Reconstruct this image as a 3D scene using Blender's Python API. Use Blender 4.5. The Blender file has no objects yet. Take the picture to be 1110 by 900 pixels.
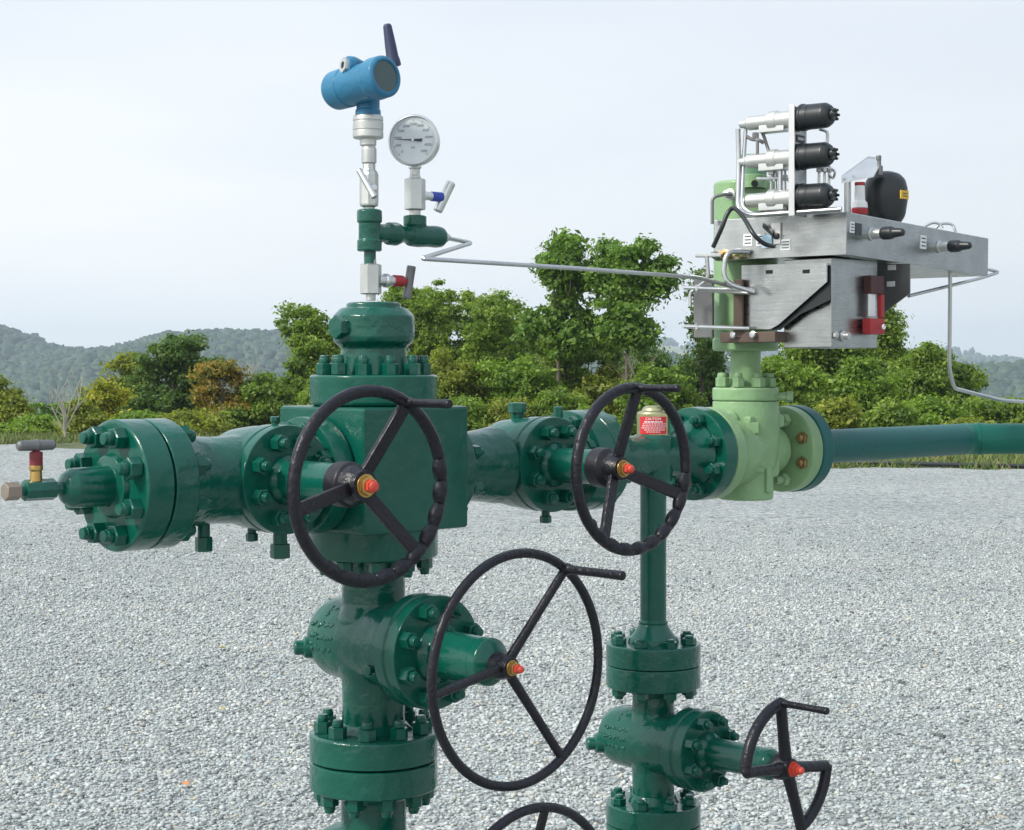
import bpy, bmesh, math, random
import numpy as np
from mathutils import Vector, Matrix
random.seed(7)
NP = np.random.default_rng(11)
C = bpy.context.scene.collection
F = 1900.0; CX = 555.0; HY = 395.0; CH = 1.75
UP = Vector((0, 0, 1))
R = Vector((.719, .695, 0)).normalized()      # along the horizontal run, away to the right
S = Vector((.695, -.719, 0)).normalized()     # along the valve stems, towards the viewer
X0, Y0 = -.284, 3.6

def P(px, py, Y): return Vector(((px - CX) / F * Y, Y, CH - (py - HY) / F * Y))
def K(s, t, z): return Vector((X0, Y0, 0)) + R * s + S * t + UP * z
ZR = 1.53

# ------------------------------------------------------------------ materials
def nm(name):
    m = bpy.data.materials.new(name); m.use_nodes = True
    nt = m.node_tree; b = nt.nodes['Principled BSDF']
    return m, nt, b
def node(nt, t, **kw):
    n = nt.nodes.new(t)
    for k, v in kw.items():
        if k.startswith('i_'): n.inputs[k[2:].replace('_', ' ')].default_value = v
        else: setattr(n, k, v)
    return n
def ramp(nt, fac, stops, interp='LINEAR'):
    r = node(nt, 'ShaderNodeValToRGB'); r.color_ramp.interpolation = interp
    els = r.color_ramp.elements
    while len(els) < len(stops): els.new(.5)
    for e, (p, c) in zip(els, stops): e.position = p; e.color = (*c, 1) if len(c) == 3 else c
    nt.links.new(fac, r.inputs[0]); return r.outputs[0]
def mix(nt, fac, a, b, mode='MIX'):
    n = node(nt, 'ShaderNodeMix', data_type='RGBA', blend_type=mode)
    if isinstance(fac, (int, float)): n.inputs[0].default_value = fac
    else: nt.links.new(fac, n.inputs[0])
    for i, v in ((6, a), (7, b)):
        if isinstance(v, tuple): n.inputs[i].default_value = (*v, 1)
        else: nt.links.new(v, n.inputs[i])
    return n.outputs[2]
def noise(nt, co, scale, detail=3, rough=.55):
    n = node(nt, 'ShaderNodeTexNoise'); n.inputs['Scale'].default_value = scale
    n.inputs['Detail'].default_value = detail; n.inputs['Roughness'].default_value = rough
    nt.links.new(co, n.inputs['Vector']); return n.outputs['Fac']
def paint(name, c, rough=.32, bump=.35, chip=None, bscale=55, var=.25, coat=.3, dust=.35, dustc=(.30, .36, .33)):
    m, nt, b = nm(name); L = nt.links
    co = node(nt, 'ShaderNodeTexCoord').outputs['Object']
    n1 = noise(nt, co, 7, 5); n2 = noise(nt, co, bscale, 3, .5); n3 = noise(nt, co, 170, 2)
    dark = tuple(x * (1 - var) for x in c); light = tuple(min(1, x * (1 + var) + .004) for x in c)
    col = mix(nt, n1, dark, light)
    # dust and fading that settles on upward faces
    g = node(nt, 'ShaderNodeNewGeometry'); sep = node(nt, 'ShaderNodeSeparateXYZ'); L.new(g.outputs['Normal'], sep.inputs[0])
    mr = node(nt, 'ShaderNodeMapRange'); mr.inputs[1].default_value = .35; mr.inputs[2].default_value = 1.0
    mr.inputs[4].default_value = dust; L.new(sep.outputs[2], mr.inputs[0])
    mm = node(nt, 'ShaderNodeMath', operation='MULTIPLY'); L.new(mr.outputs[0], mm.inputs[0]); L.new(ramp(nt, n1, [(.3, (.35,)*3), (.65, (1,)*3)]), mm.inputs[1])
    col = mix(nt, mm.outputs[0], col, dustc)
    if chip:
        f = ramp(nt, noise(nt, co, 26, 6, .7), [(.67, (0, 0, 0)), (.70, (1, 1, 1))])
        col = mix(nt, f, col, chip)
    L.new(col, b.inputs['Base Color'])
    rr = node(nt, 'ShaderNodeMapRange'); rr.inputs[3].default_value = rough * .75; rr.inputs[4].default_value = min(1, rough * 1.5)
    L.new(n1, rr.inputs[0]); L.new(rr.outputs[0], b.inputs['Roughness'])
    b.inputs['Coat Weight'].default_value = coat; b.inputs['Coat Roughness'].default_value = .12; b.inputs['Specular IOR Level'].default_value = .32
    ad = node(nt, 'ShaderNodeMath', operation='MULTIPLY_ADD'); L.new(n3, ad.inputs[0]); ad.inputs[1].default_value = .05; L.new(n2, ad.inputs[2])
    bp = node(nt, 'ShaderNodeBump'); bp.inputs['Strength'].default_value = bump; bp.inputs['Distance'].default_value = .004
    L.new(ad.outputs[0], bp.inputs['Height']); L.new(bp.outputs[0], b.inputs['Normal'])
    return m
def metal(name, c, rough=.3, bump=.1, metallic=1.0, brushed=False, stain=.25):
    m, nt, b = nm(name); L = nt.links
    tc = node(nt, 'ShaderNodeTexCoord').outputs['Object']; co = tc
    if brushed:
        mp = node(nt, 'ShaderNodeMapping'); mp.inputs['Scale'].default_value = (1, 1, 14); L.new(tc, mp.inputs[0]); co = mp.outputs[0]
    n1 = noise(nt, co, 9, 6, .6); n0 = noise(nt, tc, 14, 4)
    b.inputs['Metallic'].default_value = metallic
    L.new(mix(nt, n0, tuple(x * (1 - stain) for x in c), tuple(min(1, x * (1 + stain * .5)) for x in c)), b.inputs['Base Color'])
    rr = node(nt, 'ShaderNodeMapRange'); rr.inputs[3].default_value = rough * .6; rr.inputs[4].default_value = rough * 1.5
    L.new(n1, rr.inputs[0]); L.new(rr.outputs[0], b.inputs['Roughness'])
    bp = node(nt, 'ShaderNodeBump'); bp.inputs['Strength'].default_value = bump; bp.inputs['Distance'].default_value = .002
    L.new(n1, bp.inputs['Height']); L.new(bp.outputs[0], b.inputs['Normal'])
    return m
def plain(name, c, rough=.5, metallic=0):
    m, nt, b = nm(name)
    co = node(nt, 'ShaderNodeTexCoord').outputs['Object']
    nt.links.new(mix(nt, noise(nt, co, 40, 4), tuple(x * .85 for x in c), tuple(min(1, x * 1.1) for x in c)), b.inputs['Base Color'])
    b.inputs['Roughness'].default_value = rough; b.inputs['Metallic'].default_value = metallic
    return m
M = {}
M['green'] = paint('dark_green_paint', (.0000, .074, .049), .20, .7, bscale=30, coat=.22, dust=.06, dustc=(.08, .28, .23))
M['green_rough'] = paint('dark_green_cast_paint', (.0000, .072, .048), .17, 1.8, bscale=24, coat=.28, dust=.09, dustc=(.10, .32, .28))
M['pale'] = paint('pale_green_paint', (.20, .335, .165), .38, .9, bscale=30, chip=(.15, .17, .08), var=.32, dust=.25, dustc=(.5, .6, .42), coat=.1)
M['pale_dark'] = paint('grey_green_paint', (.10, .22, .13), .5, .3, dust=.1)
M['teal'] = paint('teal_paint', (.0000, .088, .080), .40, .25, coat=.04, dust=.05, dustc=(.04, .20, .28))
M['teal_green'] = paint('blue_green_paint', (.0001, .11, .078), .42, .25, coat=.04, dust=.05, dustc=(.10, .36, .32))
M['black'] = paint('wheel_black_paint', (.0045, .0045, .009), .34, .9, bscale=70, chip=(.05, .045, .045), dust=.10, dustc=(.07, .08, .11), coat=.05)
M['hubblack'] = paint('hub_black_paint', (.007, .007, .011), .42, .5, dust=.12, dustc=(.09, .1, .12), coat=.05)
M['blue'] = paint('blue_paint', (.022, .15, .27), .38, .5, dust=.3, dustc=(.16, .42, .55), coat=.1)
M['navy'] = plain('navy_rubber', (.02, .03, .075), .5)
M['steel'] = metal('stainless_steel', (.66, .67, .66), .34, .15)
M['sheet'] = metal('brushed_stainless_sheet', (.44, .46, .455), .28, .2, brushed=True, stain=.42)
M['tube'] = metal('stainless_tube', (.55, .56, .56), .28, .05)
M['whitesteel'] = metal('pale_plated_steel', (.58, .59, .565), .40, .25, metallic=.8, stain=.35)
M['dull'] = metal('dull_grey_steel', (.22, .22, .22), .5, .4, metallic=.7, stain=.5)
M['brass'] = metal('brass_nut', (.55, .36, .13), .38, .3, stain=.4)
M['endbrown'] = metal('brownish_plug_steel', (.30, .25, .20), .5, .5, metallic=.6, stain=.4); M['gold'] = metal('zinc_gold_cap', (.55, .52, .28), .30, .15, stain=.3)
M['rust'] = metal('rusty_steel', (.24, .13, .06), .65, 1.0, metallic=.4, stain=.6)
M['bronze'] = metal('rusty_gold_nut', (.36, .24, .11), .42, .8, metallic=.8, stain=.6)
M['red'] = plain('red_paint', (.33, .018, .022), .45)
M['redtip'] = plain('orange_red_tip', (.55, .055, .03), .5)
M['darkred'] = plain('dark_red_paint', (.16, .015, .02), .5)
M['bluesleeve'] = plain('blue_sleeve', (.02, .05, .35), .4)
M['rubber'] = plain('black_plastic', (.012, .016, .018), .38)
M['blackhole'] = plain('dark_opening', (.006, .008, .008), .9)
M['label'] = plain('white_label', (.72, .73, .72), .5)
M['yellow'] = plain('yellow_label', (.62, .40, .03), .5)
M['ink'] = plain('dark_ink', (.05, .06, .07), .6)
M['dial'] = plain('gauge_dial', (.62, .66, .67), .35); M['dialink'] = plain('gauge_ink', (.16, .18, .20), .6); M['brown'] = metal('weathered_brown_steel', (.13, .095, .075), .6, .8, metallic=.5, stain=.5)
M['lcd'] = plain('display_glass', (.045, .08, .08), .06)
M['stickerred'] = plain('sticker_red', (.60, .02, .03), .45)

# ------------------------------------------------------------------ mesh tools
class MB:
    def __init__(s): s.v = []; s.f = []
    def add(s, v, f):
        n = len(s.v); s.v += [Vector(p) for p in v]; s.f += [tuple(i + n for i in q) for q in f]; return s
    def lathe(s, o, ax, prof, n=40, ch=.003, ref=None):
        """prof: (distance along ax, radius); corners are rounded by ch"""
        ax = Vector(ax).normalized(); ref = ref or (UP if abs(ax.z) < .9 else Vector((1, 0, 0)))
        e1 = (ref - ax * ref.dot(ax)).normalized(); e2 = ax.cross(e1)
        pr = [Vector((a, b)) for a, b in prof]
        if pr[0].y > 1e-6: pr.insert(0, Vector((pr[0].x, 0)))
        if pr[-1].y > 1e-6: pr.append(Vector((pr[-1].x, 0)))
        out = [pr[0]]
        for i in range(1, len(pr) - 1):
            a, b, c = pr[i - 1], pr[i], pr[i + 1]
            la, lc = (a - b).length, (c - b).length
            if ch and la > 1e-5 and lc > 1e-5:
                ang = (a - b).angle(c - b)
                if ang < math.radians(160):
                    k = min(ch, la * .4, lc * .4)
                    p, q = b + (a - b) * k / la, b + (c - b) * k / lc
                    out += [p, (p + q) * .25 + b * .5, q]; continue
            out.append(b)
        out.append(pr[-1]); vs = []; fs = []; prev = None
        for p in out:
            if p.y < 1e-6: ring = [len(vs)]; vs.append(o + ax * p.x)
            else:
                ring = list(range(len(vs), len(vs) + n))
                for k in range(n):
                    t = 2 * math.pi * k / n
                    vs.append(o + ax * p.x + (e1 * math.cos(t) + e2 * math.sin(t)) * p.y)
            if prev is not None:
                if len(prev) == 1 and len(ring) > 1: fs += [(prev[0], ring[(k + 1) % n], ring[k]) for k in range(n)]
                elif len(prev) > 1 and len(ring) == 1: fs += [(prev[k], prev[(k + 1) % n], ring[0]) for k in range(n)]
                elif len(prev) > 1: fs += [(prev[k], prev[(k + 1) % n], ring[(k + 1) % n], ring[k]) for k in range(n)]
            prev = ring
        return s.add(vs, fs)
    def hexa(s, o, ax, r, h, ch=.0025, n=6, rot=0):
        ax = Vector(ax).normalized(); ref = UP if abs(ax.z) < .9 else Vector((1, 0, 0))
        e1 = (ref - ax * ref.dot(ax)).normalized(); e2 = ax.cross(e1)
        rings = [(0, r - ch), (ch * .6, r), (h - ch * .6, r), (h, r - ch)]
        vs = []; fs = []
        for d, q in rings:
            for k in range(n):
                t = 2 * math.pi * k / n + rot
                vs.append(o + ax * d + (e1 * math.cos(t) + e2 * math.sin(t)) * q)
        for j in range(3):
            fs += [(j * n + k, j * n + (k + 1) % n, (j + 1) * n + (k + 1) % n, (j + 1) * n + k) for k in range(n)]
        fs += [tuple(reversed(range(n))), tuple(range(3 * n, 4 * n))]
        return s.add(vs, fs)
    def box(s, c, ax, ay, az, hx, hy, hz, ch=.002):
        ax, ay, az = Vector(ax).normalized(), Vector(ay).normalized(), Vector(az).normalized()
        bm = bmesh.new(); bmesh.ops.create_cube(bm, size=2)
        for v in bm.verts: v.co = Vector((v.co.x * hx, v.co.y * hy, v.co.z * hz))
        if ch: bmesh.ops.bevel(bm, geom=list(bm.edges), offset=min(ch, hx * .5, hy * .5, hz * .5), segments=2, affect='EDGES', profile=.5)
        bm.verts.index_update()
        s.add([c + ax * v.co.x + ay * v.co.y + az * v.co.z for v in bm.verts], [tuple(v.index for v in f.verts) for f in bm.faces]); bm.free(); return s
    def tube(s, pts, r, n=12, closed=False, cap=True, rs=None):
        pts = [Vector(p) for p in pts]; m = len(pts)
        tang = []
        for i in range(m):
            a = pts[(i - 1) % m] if (closed or i > 0) else pts[0]; b = pts[(i + 1) % m] if (closed or i < m - 1) else pts[-1]
            tang.append((b - a).normalized())
        t0 = tang[0]; e = t0.orthogonal().normalized(); vs = []; fs = []
        for i in range(m):
            e = (e - tang[i] * e.dot(tang[i])).normalized(); g = tang[i].cross(e); rr = rs[i] if rs else r
            for k in range(n):
                a = 2 * math.pi * k / n; vs.append(pts[i] + (e * math.cos(a) + g * math.sin(a)) * rr)
        if closed:                                   # twist of the transported frame at the seam
            e2 = (e - tang[0] * e.dot(tang[0])).normalized(); g0 = t0.cross(t0.orthogonal().normalized())
            ang = math.atan2(e2.dot(g0), e2.dot(t0.orthogonal().normalized())); sh = round(ang / (2 * math.pi) * n)
        for i in range(m - (0 if closed else 1)):
            j = (i + 1) % m
            for k in range(n):
                if closed and j == 0: a, b = (k + sh) % n, (k + 1 + sh) % n
                else: a, b = k, (k + 1) % n
                fs.append((i * n + k, i * n + (k + 1) % n, j * n + b, j * n + a))
        if cap and not closed: fs += [tuple(reversed(range(n))), tuple(range((m - 1) * n, m * n))]
        return s.add(vs, fs)
    def poly(s, pts, nrm, th):
        """flat plate cut to an outline, thickness th along nrm"""
        n = len(pts); nrm = Vector(nrm).normalized()
        return s.add([p for p in pts] + [p + nrm * th for p in pts], [tuple(reversed(range(n))), tuple(range(n, 2 * n))] + [(k, (k + 1) % n, n + (k + 1) % n, n + k) for k in range(n)])
def bend(pts, r=.03, n=6):
    """polyline with rounded corners"""
    pts = [Vector(p) for p in pts]; out = [pts[0]]
    for i in range(1, len(pts) - 1):
        a, b, c = pts[i - 1], pts[i], pts[i + 1]
        k = min(r, (a - b).length * .45, (c - b).length * .45)
        p, q = b + (a - b).normalized() * k, b + (c - b).normalized() * k
        for j in range(n + 1):
            t = j / n; out.append(p * (1 - t) ** 2 + b * 2 * t * (1 - t) + q * t * t)
    out.append(pts[-1]); return out
def smoothcurve(pts, n=8):
    pts = [Vector(p) for p in pts]; q = [pts[0] * 2 - pts[1]] + pts + [pts[-1] * 2 - pts[-2]]; out = []
    for i in range(1, len(q) - 2):
        for j in range(n):
            t = j / n; a, b, c, d = q[i - 1:i + 3]
            out.append(.5 * ((2 * b) + (c - a) * t + (2 * a - 5 * b + 4 * c - d) * t * t + (3 * b - a - 3 * c + d) * t ** 3))
    out.append(pts[-1]); return out

def wn(o):
    w_ = o.modifiers.new('weighted_normals', 'WEIGHTED_NORMAL'); w_.keep_sharp = True; w_.weight = 80
def root_of(o):
    while o.parent: o = o.parent
    return o
def obj(name, mb, mat, parent=None, label=None, smooth=35):
    o = bpy.data.objects.new(name, None) if False else None
    me = bpy.data.meshes.new(name)
    off = ORG.get(root_of(parent).name, Vector()) if parent else Vector()
    me.from_pydata([tuple(v - off) for v in mb.v], [], mb.f); me.update()
    bm = bmesh.new(); bm.from_mesh(me); bmesh.ops.recalc_face_normals(bm, faces=bm.faces); bm.to_mesh(me); bm.free()
    me.shade_smooth(); me.set_sharp_from_angle(angle=math.radians(smooth))
    for m in (mat if isinstance(mat, (list, tuple)) else [mat]): me.materials.append(m)
    o = bpy.data.objects.new(name, me); C.objects.link(o); wn(o)
    if parent: o.parent = parent
    if label: o['label'] = label
    return o
ORG = {}
def thing(name, label, cat, loc=(0, 0, 0), group=None):
    o = bpy.data.objects.new(name, None); C.objects.link(o); o.location = loc; o.empty_display_size = .05
    ORG[o.name] = Vector(loc); o['label'] = label; o['category'] = cat
    if group: o['group'] = group
    return o
def solo(name, mb, mat, label, cat, group=None, smooth=35):
    c = sum(mb.v, Vector()) / len(mb.v)
    m2 = MB(); m2.v = [v - c for v in mb.v]; m2.f = mb.f
    o = obj(name, m2, mat, None, label, smooth); o.location = c; o['category'] = cat
    if group: o['group'] = group
    return o
# stud bolts: one mesh per size, copied
STUD = {}
def stud_mesh(r, h, tip, back, mat):
    key = (r, h, tip, back, mat.name)
    if key not in STUD:
        b = MB(); Z = Vector((0, 0, 1)); b.hexa(Vector(), Z, r, h, .0022)
        b.lathe(Z * h, Z, [(0, r * .62), (tip * .55, r * .62), (tip * .6, r * .56), (tip, r * .52)], 14, .0015)
        if back:                     # the nut on the other side of the joint
            b.lathe(Vector(), -Z, [(0, r * .5), (back, r * .5)], 12, 0)
            b.hexa(-Z * back, -Z, r, h, .0022); b.lathe(-Z * (back + h), -Z, [(0, r * .6), (tip * .8, r * .52)], 14, .0015)
        me = bpy.data.meshes.new('stud_bolt'); me.from_pydata([tuple(v) for v in b.v], [], b.f); me.update()
        bm = bmesh.new(); bm.from_mesh(me); bmesh.ops.recalc_face_normals(bm, faces=bm.faces); bm.to_mesh(me); bm.free()
        me.shade_smooth(); me.set_sharp_from_angle(angle=math.radians(30)); me.materials.append(mat); STUD[key] = me
    return STUD[key]
def studs(parent, o, ax, rc, n, r=.0165, h=.024, tip=.014, back=0, rot=.5, mat=None, name='stud_bolt', only=None, ref=None):
    mat = mat or M['green']; ax = Vector(ax).normalized(); ref = ref or (UP if abs(ax.z) < .9 else R)
    e1 = (ref - ax * ref.dot(ax)).normalized(); e2 = ax.cross(e1); me = stud_mesh(r, h, tip, back, mat)
    off = ORG.get(root_of(parent).name, Vector())
    for k in range(n):
        if only and k not in only: continue
        a = 2 * math.pi * (k + rot) / n
        c = o + (e1 * math.cos(a) + e2 * math.sin(a)) * rc
        q = Matrix.Rotation(random.uniform(0, 1.05), 4, 'Z')
        ob = bpy.data.objects.new(name, me); C.objects.link(ob); ob.parent = parent; wn(ob)
        rotm = ax.to_track_quat('Z', 'Y').to_matrix().to_4x4()
        ob.matrix_local = Matrix.Translation(c - off + ax * random.uniform(-.001, .001)) @ rotm @ q
def text_mb(txt, size, o, ex, ey, th=.0006):
    cu = bpy.data.curves.new('t', 'FONT'); cu.body = txt; cu.size = size; cu.align_x = 'CENTER'; cu.align_y = 'CENTER'; cu.extrude = th; cu.resolution_u = 3
    ob = bpy.data.objects.new('t', cu); me = bpy.data.meshes.new_from_object(ob)
    ex, ey = Vector(ex).normalized(), Vector(ey).normalized(); ez = ex.cross(ey)
    b = MB(); b.add([o + ex * v.co.x + ey * v.co.y + ez * v.co.z for v in me.vertices], [tuple(p.vertices) for p in me.polygons])
    bpy.data.objects.remove(ob); bpy.data.curves.remove(cu); bpy.data.meshes.remove(me); return b

def wheel(parent, c, rim_r, tr, spokes, handle, hl, flat=False, scal=None, arcs=None, ax=S, hub_r=.028, sr=.009, tipmat='brass', hr=.008, dish=0):
    """handwheel part: rim, its spokes, hub, crank handle and stem nut as sub-parts"""
    ex = R if ax is S else Vector((-ax.y, ax.x, 0)).normalized()
    def d(a): return ex * math.sin(math.radians(a)) + UP * math.cos(math.radians(a))
    rim = MB()
    def rr(a):
        if scal and scal[0] <= a % 360 <= scal[1]: return tr * (.80 + .42 * abs(math.sin(math.radians((a - scal[0]) * 12.5))) ** .7)
        return tr
    for (a0, a1) in (arcs or [(0, 360)]):
        closed = arcs is None; m = int(abs(a1 - a0) / 1.25); A = [a0 + (a1 - a0) * i / m for i in range(m + (0 if closed else 1))]
        rim.tube([c + d(a) * (rim_r + tr - rr(a)) if closed else c + d(a) * rim_r for a in A], tr, 16, closed, True, [rr(a) for a in A])
    w = obj('handwheel', rim, M['black'], parent, smooth=50)
    rc = c; c = c - ax * dish                # the hub sits behind the plane of the rim
    for a in spokes:
        b = MB(); p0 = c + d(a) * hub_r * .7 - ax * .002; p1 = rc + d(a) * (rim_r - tr * .3)
        if flat:
            side = ax.cross(d(a)); L = (p1 - p0).length
            dd = (p1 - p0).normalized(); b.box((p0 + p1) / 2, dd, side, dd.cross(side), L / 2, .013, .006, .0035)
        else: b.tube([p0, p0.lerp(p1, .5), p1], sr, 12, rs=[sr * 1.15, sr, sr])
        obj('spoke', b, M['black'], w)
    b = MB(); b.lathe(c - ax * .028, ax, [(0, hub_r * 1.25), (.02, hub_r * 1.2), (.034, hub_r), (.044, hub_r * .95)], 28); obj('hub', b, M['black'], w)
    b = MB(); b.hexa(c + ax * .014, ax, hub_r * .62, .014, .002); b.lathe(c + ax * .012, ax, [(0, hub_r * .72), (.006, hub_r * .72)], 20, .001)
    obj('hub_nut', b, M[tipmat], w)
    b = MB(); b.hexa(c + ax * .028, ax, hub_r * .42, .008, .001); b.lathe(c + ax * .036, ax, [(0, hub_r * .36), (.006, hub_r * .33), (.009, hub_r * .18)], 14, .002); obj('stem_tip', b, M['redtip'], w)
    h0 = rc + d(handle) * rim_r; b = MB(); b.lathe(h0 + ax * (tr * .2), ax, [(0, hr * 1.5), (.012, hr * 1.15), (.02, hr), (hl * .6, hr * .95), (hl - .006, hr * 1.05), (hl, hr)], 16, .003)
    obj('crank_handle', b, M['black'], w)
    return w
def plug(parent, o, ax, r, l, mat, name='hex_plug'):
    b = MB(); b.lathe(o, ax, [(-.01, r * .72), (l * .55, r * .72)], 16, .001); b.hexa(Vector(o) + Vector(ax).normalized() * l * .45, ax, r, l * .55); return obj(name, b, mat, parent)
def lumps(parent, pts, mat, name='casting_marks'):
    """raised foundry marks, one mesh"""
    b = MB()
    for p, nrm, r in pts: b.lathe(p - Vector(nrm) * .001, nrm, [(0, r), (.0022, r * .9), (.003, r * .4)], 8, .0008)
    return obj(name, b, mat, parent)
def cast_patch(c, ax, rad, a0, a1, t0, t1, n, seed=0, size=.0045):
    """points with normals on a cylinder surface, in three rows as of lettering"""
    rnd = random.Random(seed); ax = Vector(ax).normalized(); e1 = (UP - ax * UP.dot(ax)).normalized() if abs(ax.z) < .9 else -Vector((0, 1, 0)); e2 = ax.cross(e1); out = []
    rows = 3
    for i in range(n):
        row = i % rows; t = t0 + (t1 - t0) * (i // rows) / max(1, n // rows - 1) + rnd.uniform(-.003, .003); a = math.radians(a0 + (a1 - a0) * row / (rows - 1) + rnd.uniform(-2, 2))
        nr = e1 * math.cos(a) + e2 * math.sin(a); out.append((c + ax * t + nr * rad, nr, size * rnd.uniform(.6, 1.2)))
    return out

# ================================================================== LEFT END
G = M['green']; GR = M['green_rough']
def run(a): return K(a, 0, ZR)
t = thing('blind_flange', 'thick dark green double flange disc with big nuts at the left pipe end', 'flange', run(-.56))
b = MB(); b.lathe(run(-.556), -R, [(0, .118), (.002, .120), (.053, .120), (.056, .115)], 72, .004); obj('flange_disc', b, G, t, smooth=30)
b = MB(); b.lathe(run(-.611), -R, [(0, .060), (.012, .055), (.013, .037), (.085, .0355), (.098, .027), (.105, .014)], 48, .003); obj('nozzle', b, G, t)
b = MB(); b.lathe(run(-.556), -R, [(-.003, .113), (.001, .113)], 48, 0); obj('ring_groove', b, M['blackhole'], t)
studs(t, run(-.612), -R, .094, 8, .0205, .024, .018)
t = thing('needle_valve', 'small green needle valve with red neck and grey T handle at far left', 'needle valve', run(-.75), 'needle valves')
b = MB(); b.lathe(run(-.712), -R, [(0, .012), (.016, .011), (.018, .019), (.022, .019), (.075, .0185), (.078, .010), (.085, .010)], 8, .001); obj('valve_body', b, GR, t)
b = MB(); b.hexa(run(-.797), -R, .016, .028); obj('end_plug', b, M['endbrown'], t)
hc = run(-.764)
b = MB(); b.lathe(hc + UP * .015, UP, [(0, .011), (.018, .010), (.02, .012), (.028, .012)], 16, .001); obj('stem_housing', b, M['brass'], t)
b = MB(); b.lathe(hc + UP * .042, UP, [(0, .0115), (.024, .0115), (.026, .006), (.032, .006)], 18, .001); obj('packing_nut', b, M['darkred'], t)
b = MB(); b.lathe(hc + UP * .078 - R * .036, R, [(0, .006), (.004, .009), (.03, .0095), (.036, .0115), (.042, .0095), (.068, .009), (.072, .006)], 16, .001); obj('t_handle', b, M['dull'], t)

# ================================================================== UPPER LEFT GATE VALVE
def run_valve(sv, name, label, side_studs, twh, rw, seed):
    t = thing(name, label, 'gate valve', run(sv), 'gate valves')
    b = MB(); b.lathe(K(sv, -.13, ZR), S, [(0, .05), (.02, .078), (.06, .094), (.11, .100), (.155, .101)], 56, .008); obj('valve_body', b, GR, t)
    b = MB(); b.lathe(K(sv, .018, ZR), S, [(0, .1035), (.038, .1045), (.040, .1015), (.044, .1015), (.046, .1045), (.070, .1045)], 64, .003); obj('bonnet_flange', b, G, t)
    studs(t, K(sv, .088, ZR), S, .0765, 8, .0165, .022, .013)
    b = MB(); b.lathe(K(sv, .085, ZR), S, [(0, .05), (.012, .047), (.02, .0385), (twh - .085 - .062, .0375), (twh - .085 - .058, .036)], 40, .003); obj('stem_housing', b, G, t)
    b = MB(); b.lathe(K(sv, twh - .060, ZR), S, [(0, .034), (.003, .043), (.034, .042), (.048, .028), (.055, .024)], 32, .003); obj('bearing_cap', b, M['hubblack'], t)
    return t
v = run_valve(-.283, 'gate_valve', 'dark green gate valve with thick knobbly black handwheel in front of the square block', 8, .305, .185, 3)
b = MB(); b.lathe(run(-.552), R, [(0, .118), (.002, .120), (.048, .120), (.051, .116), (.052, .100), (.066, .096), (.095, .086), (.155, .082), (.22, .086), (.25, .09)], 72, .005); obj('end_flange', b, GR, v, smooth=30)
b = MB(); b.lathe(run(-.252), R, [(0, .085), (.045, .082), (.062, .095), (.064, .116), (.1, .117), (.112, .114)], 56, .004); obj('block_flange', b, G, v)
studs(v, run(-.188), -R, .096, 8, .0165, .022, .012)
studs(v, run(-.498), R, .094, 8, .0205, .022, .014)
wheel(v, K(-.283, .333, ZR), .172, .0116, (30, 139, 258), 30, .118, flat=True, scal=(75, 215), hub_r=.030, dish=.028)
plug(v, run(-.415) - UP * .082, -UP, .0165, .052, G); plug(v, K(-.283, .062, ZR - .10), -UP, .019, .052, G)
plug(v, K(-.283, .045, ZR + .10), UP, .009, .02, G, 'grease_fitting')
plug(v, K(-.283, -.03, ZR - .096), -UP, .012, .03, G)

# ================================================================== CENTRE BLOCK
zb0, zb1 = 1.415, 1.665
t = thing('cross_block', 'large square dark green steel block at the centre of the pipe run', 'cross block', K(0, 0, zb0))
b = MB(); b.box(K(0, 0, (zb0 + zb1) / 2), R, S, UP, .138, .138, (zb1 - zb0) / 2, .007); obj('block', b, G, t)
b = MB(); b.lathe(run(-.1375), -R, [(0, .098), (.002, .098), (.0025, .092)], 56, .001); obj('seal_face', b, G, t)
b = MB(); b.lathe(K(0, 0, zb0 + .004), -UP, [(0, .132), (.060, .132), (.063, .128)], 72, .004); obj('lower_flange', b, G, t, smooth=30)
studs(t, K(0, 0, zb0 - .059), -UP, .107, 10, .0165, .022, .012)
studs(t, K(0, .138, ZR), S, .1, 8, .001, .001, .001, only=[99])
# ================================================================== TREE CAP (upper flange, neck, plug)
t = thing('adapter_spool', 'round dark green flange and cap bolted on top of the square block', 'cap', K(0, 0, 1.665))
b = MB(); b.lathe(K(0, 0, 1.6655), UP, [(0, .124), (.006, .130), (.060, .131), (.063, .127)], 72, .004); obj('flange_disc', b, G, t, smooth=30)
studs(t, K(0, 0, 1.728), UP, .104, 12, .0165, .024, .016, rot=.3)
b = MB(); b.lathe(K(0, 0, 1.727), UP, [(0, .071), (.03, .069), (.055, .067), (.06, .070), (.068, .081), (.078, .0845), (.122, .0835), (.138, .068), (.14, .056), (.147, .056), (.150, .050)], 56, .003); obj('cap_body', b, GR, t)
b = MB(); pc = K(-.078, 0, 1.825); b.lathe(pc, -R, [(-.02, .022), (.004, .022), (.006, .019), (.016, .019)], 20, .001); b.hexa(pc - R * .004, -R, .024, .02); obj('side_plug', b, G, t)

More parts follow.
